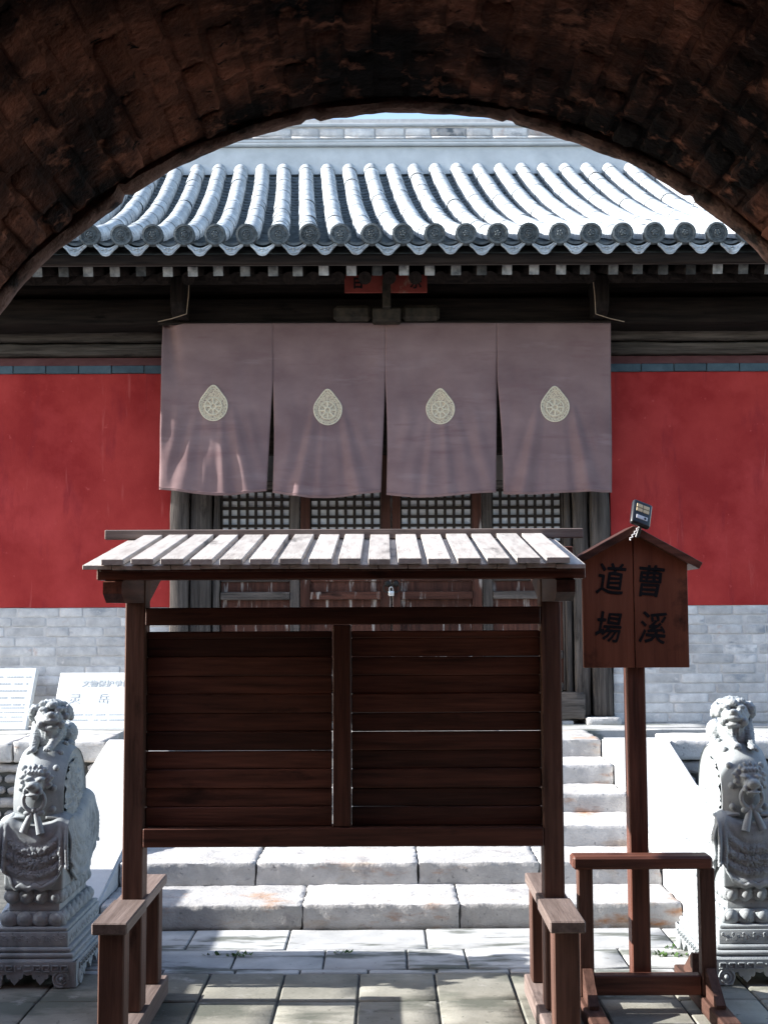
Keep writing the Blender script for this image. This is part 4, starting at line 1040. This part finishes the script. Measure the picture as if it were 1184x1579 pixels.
    bm = remeshed('mask', bm, 0.0038, LIONST, 1, lambda p: 0.0016 * noise.noise(p * 120)); put('beast_mask', bm, drum, 180)
    bm = nb(); torus(bm, (0, yf - 0.036, 0.842), 0.050, 0.0105, 'y', 30, 10); put('ring', bm, drum, 80)
    bm = nb()
    ell(bm, (0, yf - 0.036, 0.797), (0.013, 0.013, 0.015)); ell(bm, (0.030, yf - 0.034, 0.785), (0.022, 0.012, 0.016)); ell(bm, (-0.028, yf - 0.034, 0.783), (0.022, 0.012, 0.012))
    tube(bm, [(-0.004, yf - 0.032, 0.795), (-0.018, yf - 0.034, 0.765), (-0.036, yf - 0.036, 0.722), (-0.046, yf - 0.04, 0.694)], [0.009, 0.015, 0.018, 0.019], 12)
    tube(bm, [(0.006, yf - 0.034, 0.792), (0.018, yf - 0.040, 0.760), (0.030, yf - 0.046, 0.720), (0.038, yf - 0.052, 0.690)], [0.009, 0.015, 0.018, 0.019], 12)
    put('tassel', bm, drum, 50)
    # crouching lion on the drum
    bm = nb(); rr = random.Random(5)
    E = [((0.0, 0.06, 1.125), (0.062, 0.115, 0.062)), ((-0.005, -0.045, 1.125), (0.058, 0.055, 0.075)), ((-0.01, -0.08, 1.10), (0.045, 0.035, 0.05)), ((0.055, 0.11, 1.115), (0.045, 0.065, 0.06)), ((-0.055, 0.11, 1.115), (0.045, 0.065, 0.06)),
         ((0.012, -0.075, 1.20), (0.060, 0.058, 0.056)), ((0.026, -0.115, 1.202), (0.046, 0.036, 0.030)), ((0.034, -0.146, 1.210), (0.030, 0.020, 0.016)), ((0.037, -0.162, 1.220), (0.018, 0.011, 0.011)),
         ((0.032, -0.128, 1.165), (0.032, 0.026, 0.012)), ((0.0, -0.128, 1.236), (0.021, 0.018, 0.012)), ((0.056, -0.118, 1.236), (0.018, 0.018, 0.012)), ((0.006, -0.140, 1.222), (0.010, 0.009, 0.009)), ((0.056, -0.130, 1.222), (0.009, 0.009, 0.009)),
         ((-0.054, -0.070, 1.222), (0.016, 0.026, 0.034)), ((0.078, -0.060, 1.222), (0.014, 0.024, 0.032)), ((0.010, -0.055, 1.248), (0.045, 0.045, 0.024)),
         ((0.024, -0.110, 1.140), (0.030, 0.024, 0.034)), ((0.008, -0.098, 1.150), (0.035, 0.03, 0.04)), ((0.0, 0.19, 1.16), (0.02, 0.03, 0.06)),
         ((-0.048, -0.158, 1.060), (0.023, 0.034, 0.017)), ((0.030, -0.172, 1.068), (0.024, 0.034, 0.017)), ((0.082, 0.04, 1.07), (0.022, 0.04, 0.02)), ((-0.082, 0.04, 1.07), (0.022, 0.04, 0.02))]
    E += [((0.030, -0.150, 1.196), (0.036, 0.020, 0.012)), ((-0.012, -0.125, 1.176), (0.020, 0.022, 0.022)), ((0.064, -0.112, 1.176), (0.018, 0.020, 0.020)), ((0.030, -0.118, 1.252), (0.024, 0.024, 0.016)), ((0.0, -0.02, 1.16), (0.06, 0.05, 0.07))]
    for c_, r_ in E: ell(bm, c_, r_)
    tube(bm, [(-0.045, -0.05, 1.15), (-0.056, -0.095, 1.11), (-0.05, -0.145, 1.062)], [0.032, 0.026, 0.019], 10)
    tube(bm, [(0.04, -0.05, 1.15), (0.050, -0.100, 1.115), (0.032, -0.155, 1.072)], [0.032, 0.026, 0.019], 10)
    for p0 in ((-0.048, -0.180, 1.056), (0.030, -0.196, 1.064)):
        for d in (-0.012, 0, 0.012): ell(bm, (p0[0] + d, p0[1], p0[2]), (0.0075, 0.012, 0.010), sub=1)
    for k in range(60):
        t = rr.uniform(0.15, math.pi - 0.15) if k < 40 else rr.uniform(-0.6, math.pi + 0.6); a_ = rr.uniform(-0.03, 0.055)
        rad = 0.060 + 0.008 * rr.random()
        ell(bm, (0.010 + rad * math.cos(t) * 1.12, -0.065 + a_, 1.195 + rad * math.sin(t) * 0.98), (0.0165, 0.0150, 0.0165), sub=1)
    for k in range(12): ell(bm, (0.024 + rr.uniform(-0.028, 0.028), -0.128 + rr.uniform(-0.005, 0.008), 1.145 + rr.uniform(-0.03, 0.01)), (0.0055, 0.008, 0.022), sub=1)
    for v in bm.verts:
        k_ = max(0.0, min(1.0, (v.co.z - 1.13) / 0.05)) * max(0.0, min(1.0, (0.02 - v.co.y) / 0.04)); g_ = 1 + 0.24 * k_
        v.co = Vector((0.015 + (v.co.x - 0.015) * g_, -0.06 + (v.co.y + 0.06) * g_, 1.17 + (v.co.z - 1.17) * g_))
    bm = remeshed('lion', bm, 0.0036, LIONST, 1, lambda p: 0.0018 * noise.noise(p * 110) + 0.0010 * math.sin(p.z * 500 + 6 * noise.noise(p * 40)) * (1 if p.z < 1.15 else 0))
    put('lion_figure', bm, T, 180)
    return T
lion('carved grey drum stone with crouching lion before the inscribed steles', -1.643, 1)
lion('carved grey drum stone with crouching lion beside the gabled wooden sign', 1.715, -1)

# ============================================================ GATE ARCH
gate = thing('gate_arch', 'dark red brick vault of the gateway framing the courtyard', 'gate', (0.056, 0, 0))
XC, ZC, RA, YF = 0.060, 1.722, 1.316, 3.2
pts = [(-5.0, -0.02), (-5.0, 3.75), (5.0, 3.75), (5.0, -0.02), (XC + RA + 0.019, -0.02)]
pts += [(XC + (RA + 0.019) * math.cos(t), ZC + (RA + 0.019) * math.sin(t)) for t in [math.pi * k / 48 for k in range(49)]] + [(XC - RA - 0.019, -0.02)]
bm = nb(); prism(bm, pts, -3.6, YF - 0.03); obj('gate_mass', bm, MORTAR, gate)
bm = nb(); prism(bm, [(XC - RA - 0.3, -0.02), (XC - RA - 0.3, 3.3), (XC + RA + 0.3, 3.3), (XC + RA + 0.3, -0.02)], -3.8, -3.61); obj('rear_light_block', bm, WOOD['z'], gate)  # unseen panel added behind the camera to keep sky light out of the passage
pts2 = [(-5.0, -0.02), (-5.0, 3.76), (5.0, 3.76), (5.0, -0.02), (XC + RA + 0.012, -0.02)] + [(XC + (RA + 0.012) * math.cos(t), ZC + (RA + 0.012) * math.sin(t)) for t in [math.pi * k / 48 for k in range(49)]] + [(XC - RA - 0.012, -0.02)]
bm = nb(); prism(bm, pts2, YF - 0.028, YF - 0.004); obj('gate_face', bm, GATEW, gate)
# bonded vault bricks
soff = nb()
ring = []
bvar = []
for q in range(7):
    b2 = nb(); rough_block(b2, -0.5, 0.5, -0.5, 0.5, -0.5, 0.5, amp=0.16, cut=0.21, bev=0.12, sc=2.6, seed=q * 4.7)
    bvar.append(mesh_of('vault_brick', b2, BRICKRED, 60))
ncol = 54; nrow = 5; dth = math.pi / ncol; BL = 0.27
for r_ in range(nrow):
    for k in range(ncol):
        th = (k + 0.5) * dth + rnd.uniform(-0.002, 0.002)
        yc = YF - 0.075 - BL * (r_ + 0.5) + (BL * 0.5 if k % 2 else 0)
        y0, y1 = yc - BL / 2 + 0.004, min(yc + BL / 2 - 0.004, YF - 0.072)
        rad = RA + 0.0455 + rnd.uniform(-0.005, 0.007)
        c = Vector((XC + rad * math.cos(th), (y0 + y1) / 2, ZC + rad * math.sin(th)))
        inst('vault_brick', rnd.choice(bvar), gate, c, (0, -(th - math.pi / 2) + rnd.uniform(-.03, .03), rnd.uniform(-.012, .012)), (RA * dth - 0.006, y1 - y0, 0.075))
# rendered lip round the mouth of the arch
bm = nb(); NA = 260; g = []
for k in range(NA + 1):
    th = -0.15 + (math.pi + 0.3) * k / NA; row = []
    for (dr, yy) in ((0.06, YF - 0.072), (0.012, YF - 0.075), (0.002, YF - 0.06), (0.0, YF - 0.035), (0.002, YF - 0.012), (0.014, YF + 0.002), (0.05, YF + 0.004), (0.075, YF + 0.002)):
        p = Vector((math.cos(th) * 3, yy * 4, math.sin(th) * 3))
        w = 0.020 * fbm(p, 1.1) + 0.007 * fbm(p, 7) - 0.004
        if abs((th * 57.3) % 23 - 9.0) < 0.55: w += 0.012
        rr_ = RA + dr + w
        row.append(bm.verts.new((XC + rr_ * math.cos(th), yy + 0.006 * fbm(p, 3), ZC + rr_ * math.sin(th))))
    g.append(row)
for q, w in zip(g, g[1:]):
    for i in range(len(q) - 1): bm.faces.new((q[i], w[i], w[i + 1], q[i + 1]))
bmesh.ops.recalc_face_normals(bm, faces=bm.faces)
obj('arch_lip', bm, LIP, gate, 60)
# ============================================================ ADDED LOW WALL, unseen left of frame, put in to shade the drum stone's foot
lw = thing('unseen_shade_wall', 'unseen low grey brick wall added to cast shade into the courtyard', 'wall', (-3.4, 5.3, 0))
B('wall_body', -3.65, -3.4, 3.3, 7.3, -0.02, 1.24, BRICKG, lw, 0.01)
bm = nb(); prism(bm, [(-3.72, 1.242), (-3.525, 1.34), (-3.33, 1.242)], 3.3, 7.3); obj('coping', bm, TILED, lw)

# ============================================================ WEEDS in the joints
def G(px, py):
    d = _f * FPX + _r * (px - W0 / 2) - _u * (py - H0 / 2); t = -EYE.z / d.z
    return EYE + d * t
for px, py, r0, n, lab in ((371, 1474, 0.05, 26, 'small green weed sprouting from a joint beside the slatted sled foot'),
                           (526, 1470, 0.035, 22, 'tiny weed tuft between pale slabs in front of the steps'),
                           (1030, 1474, 0.07, 40, 'low green weed growing by the sign leg'),
                           (1052, 1462, 0.08, 46, 'bushy weed at the foot of the stair ramp by the drum stone'),
                           (330, 1473, 0.03, 14, 'sparse weed seedling in the paving close to the sled beam')):
    c = G(px, py); bm = nb(); rr = random.Random(px)
    for k in range(n):
        a_ = rr.uniform(0, 6.28); d = r0 * math.sqrt(rr.random()); b0 = c + Vector((d * 1.4 * math.cos(a_), 0.5 * d * math.sin(a_), 0.0))
        l = rr.uniform(0.012, 0.03); hd = rr.uniform(0, 6.28); up = rr.uniform(0.3, 1.2); dirv = Vector((math.cos(hd), math.sin(hd), up)).normalized() * l; sdv = Vector((-math.sin(hd), math.cos(hd), 0)) * l * 0.32
        v = [bm.verts.new(b0), bm.verts.new(b0 + dirv * 0.5 + sdv), bm.verts.new(b0 + dirv), bm.verts.new(b0 + dirv * 0.5 - sdv)]; bm.faces.new(v)
    tag(obj('weed', bm, LEAF), lab, 'weed', 'weeds in the paving joints')
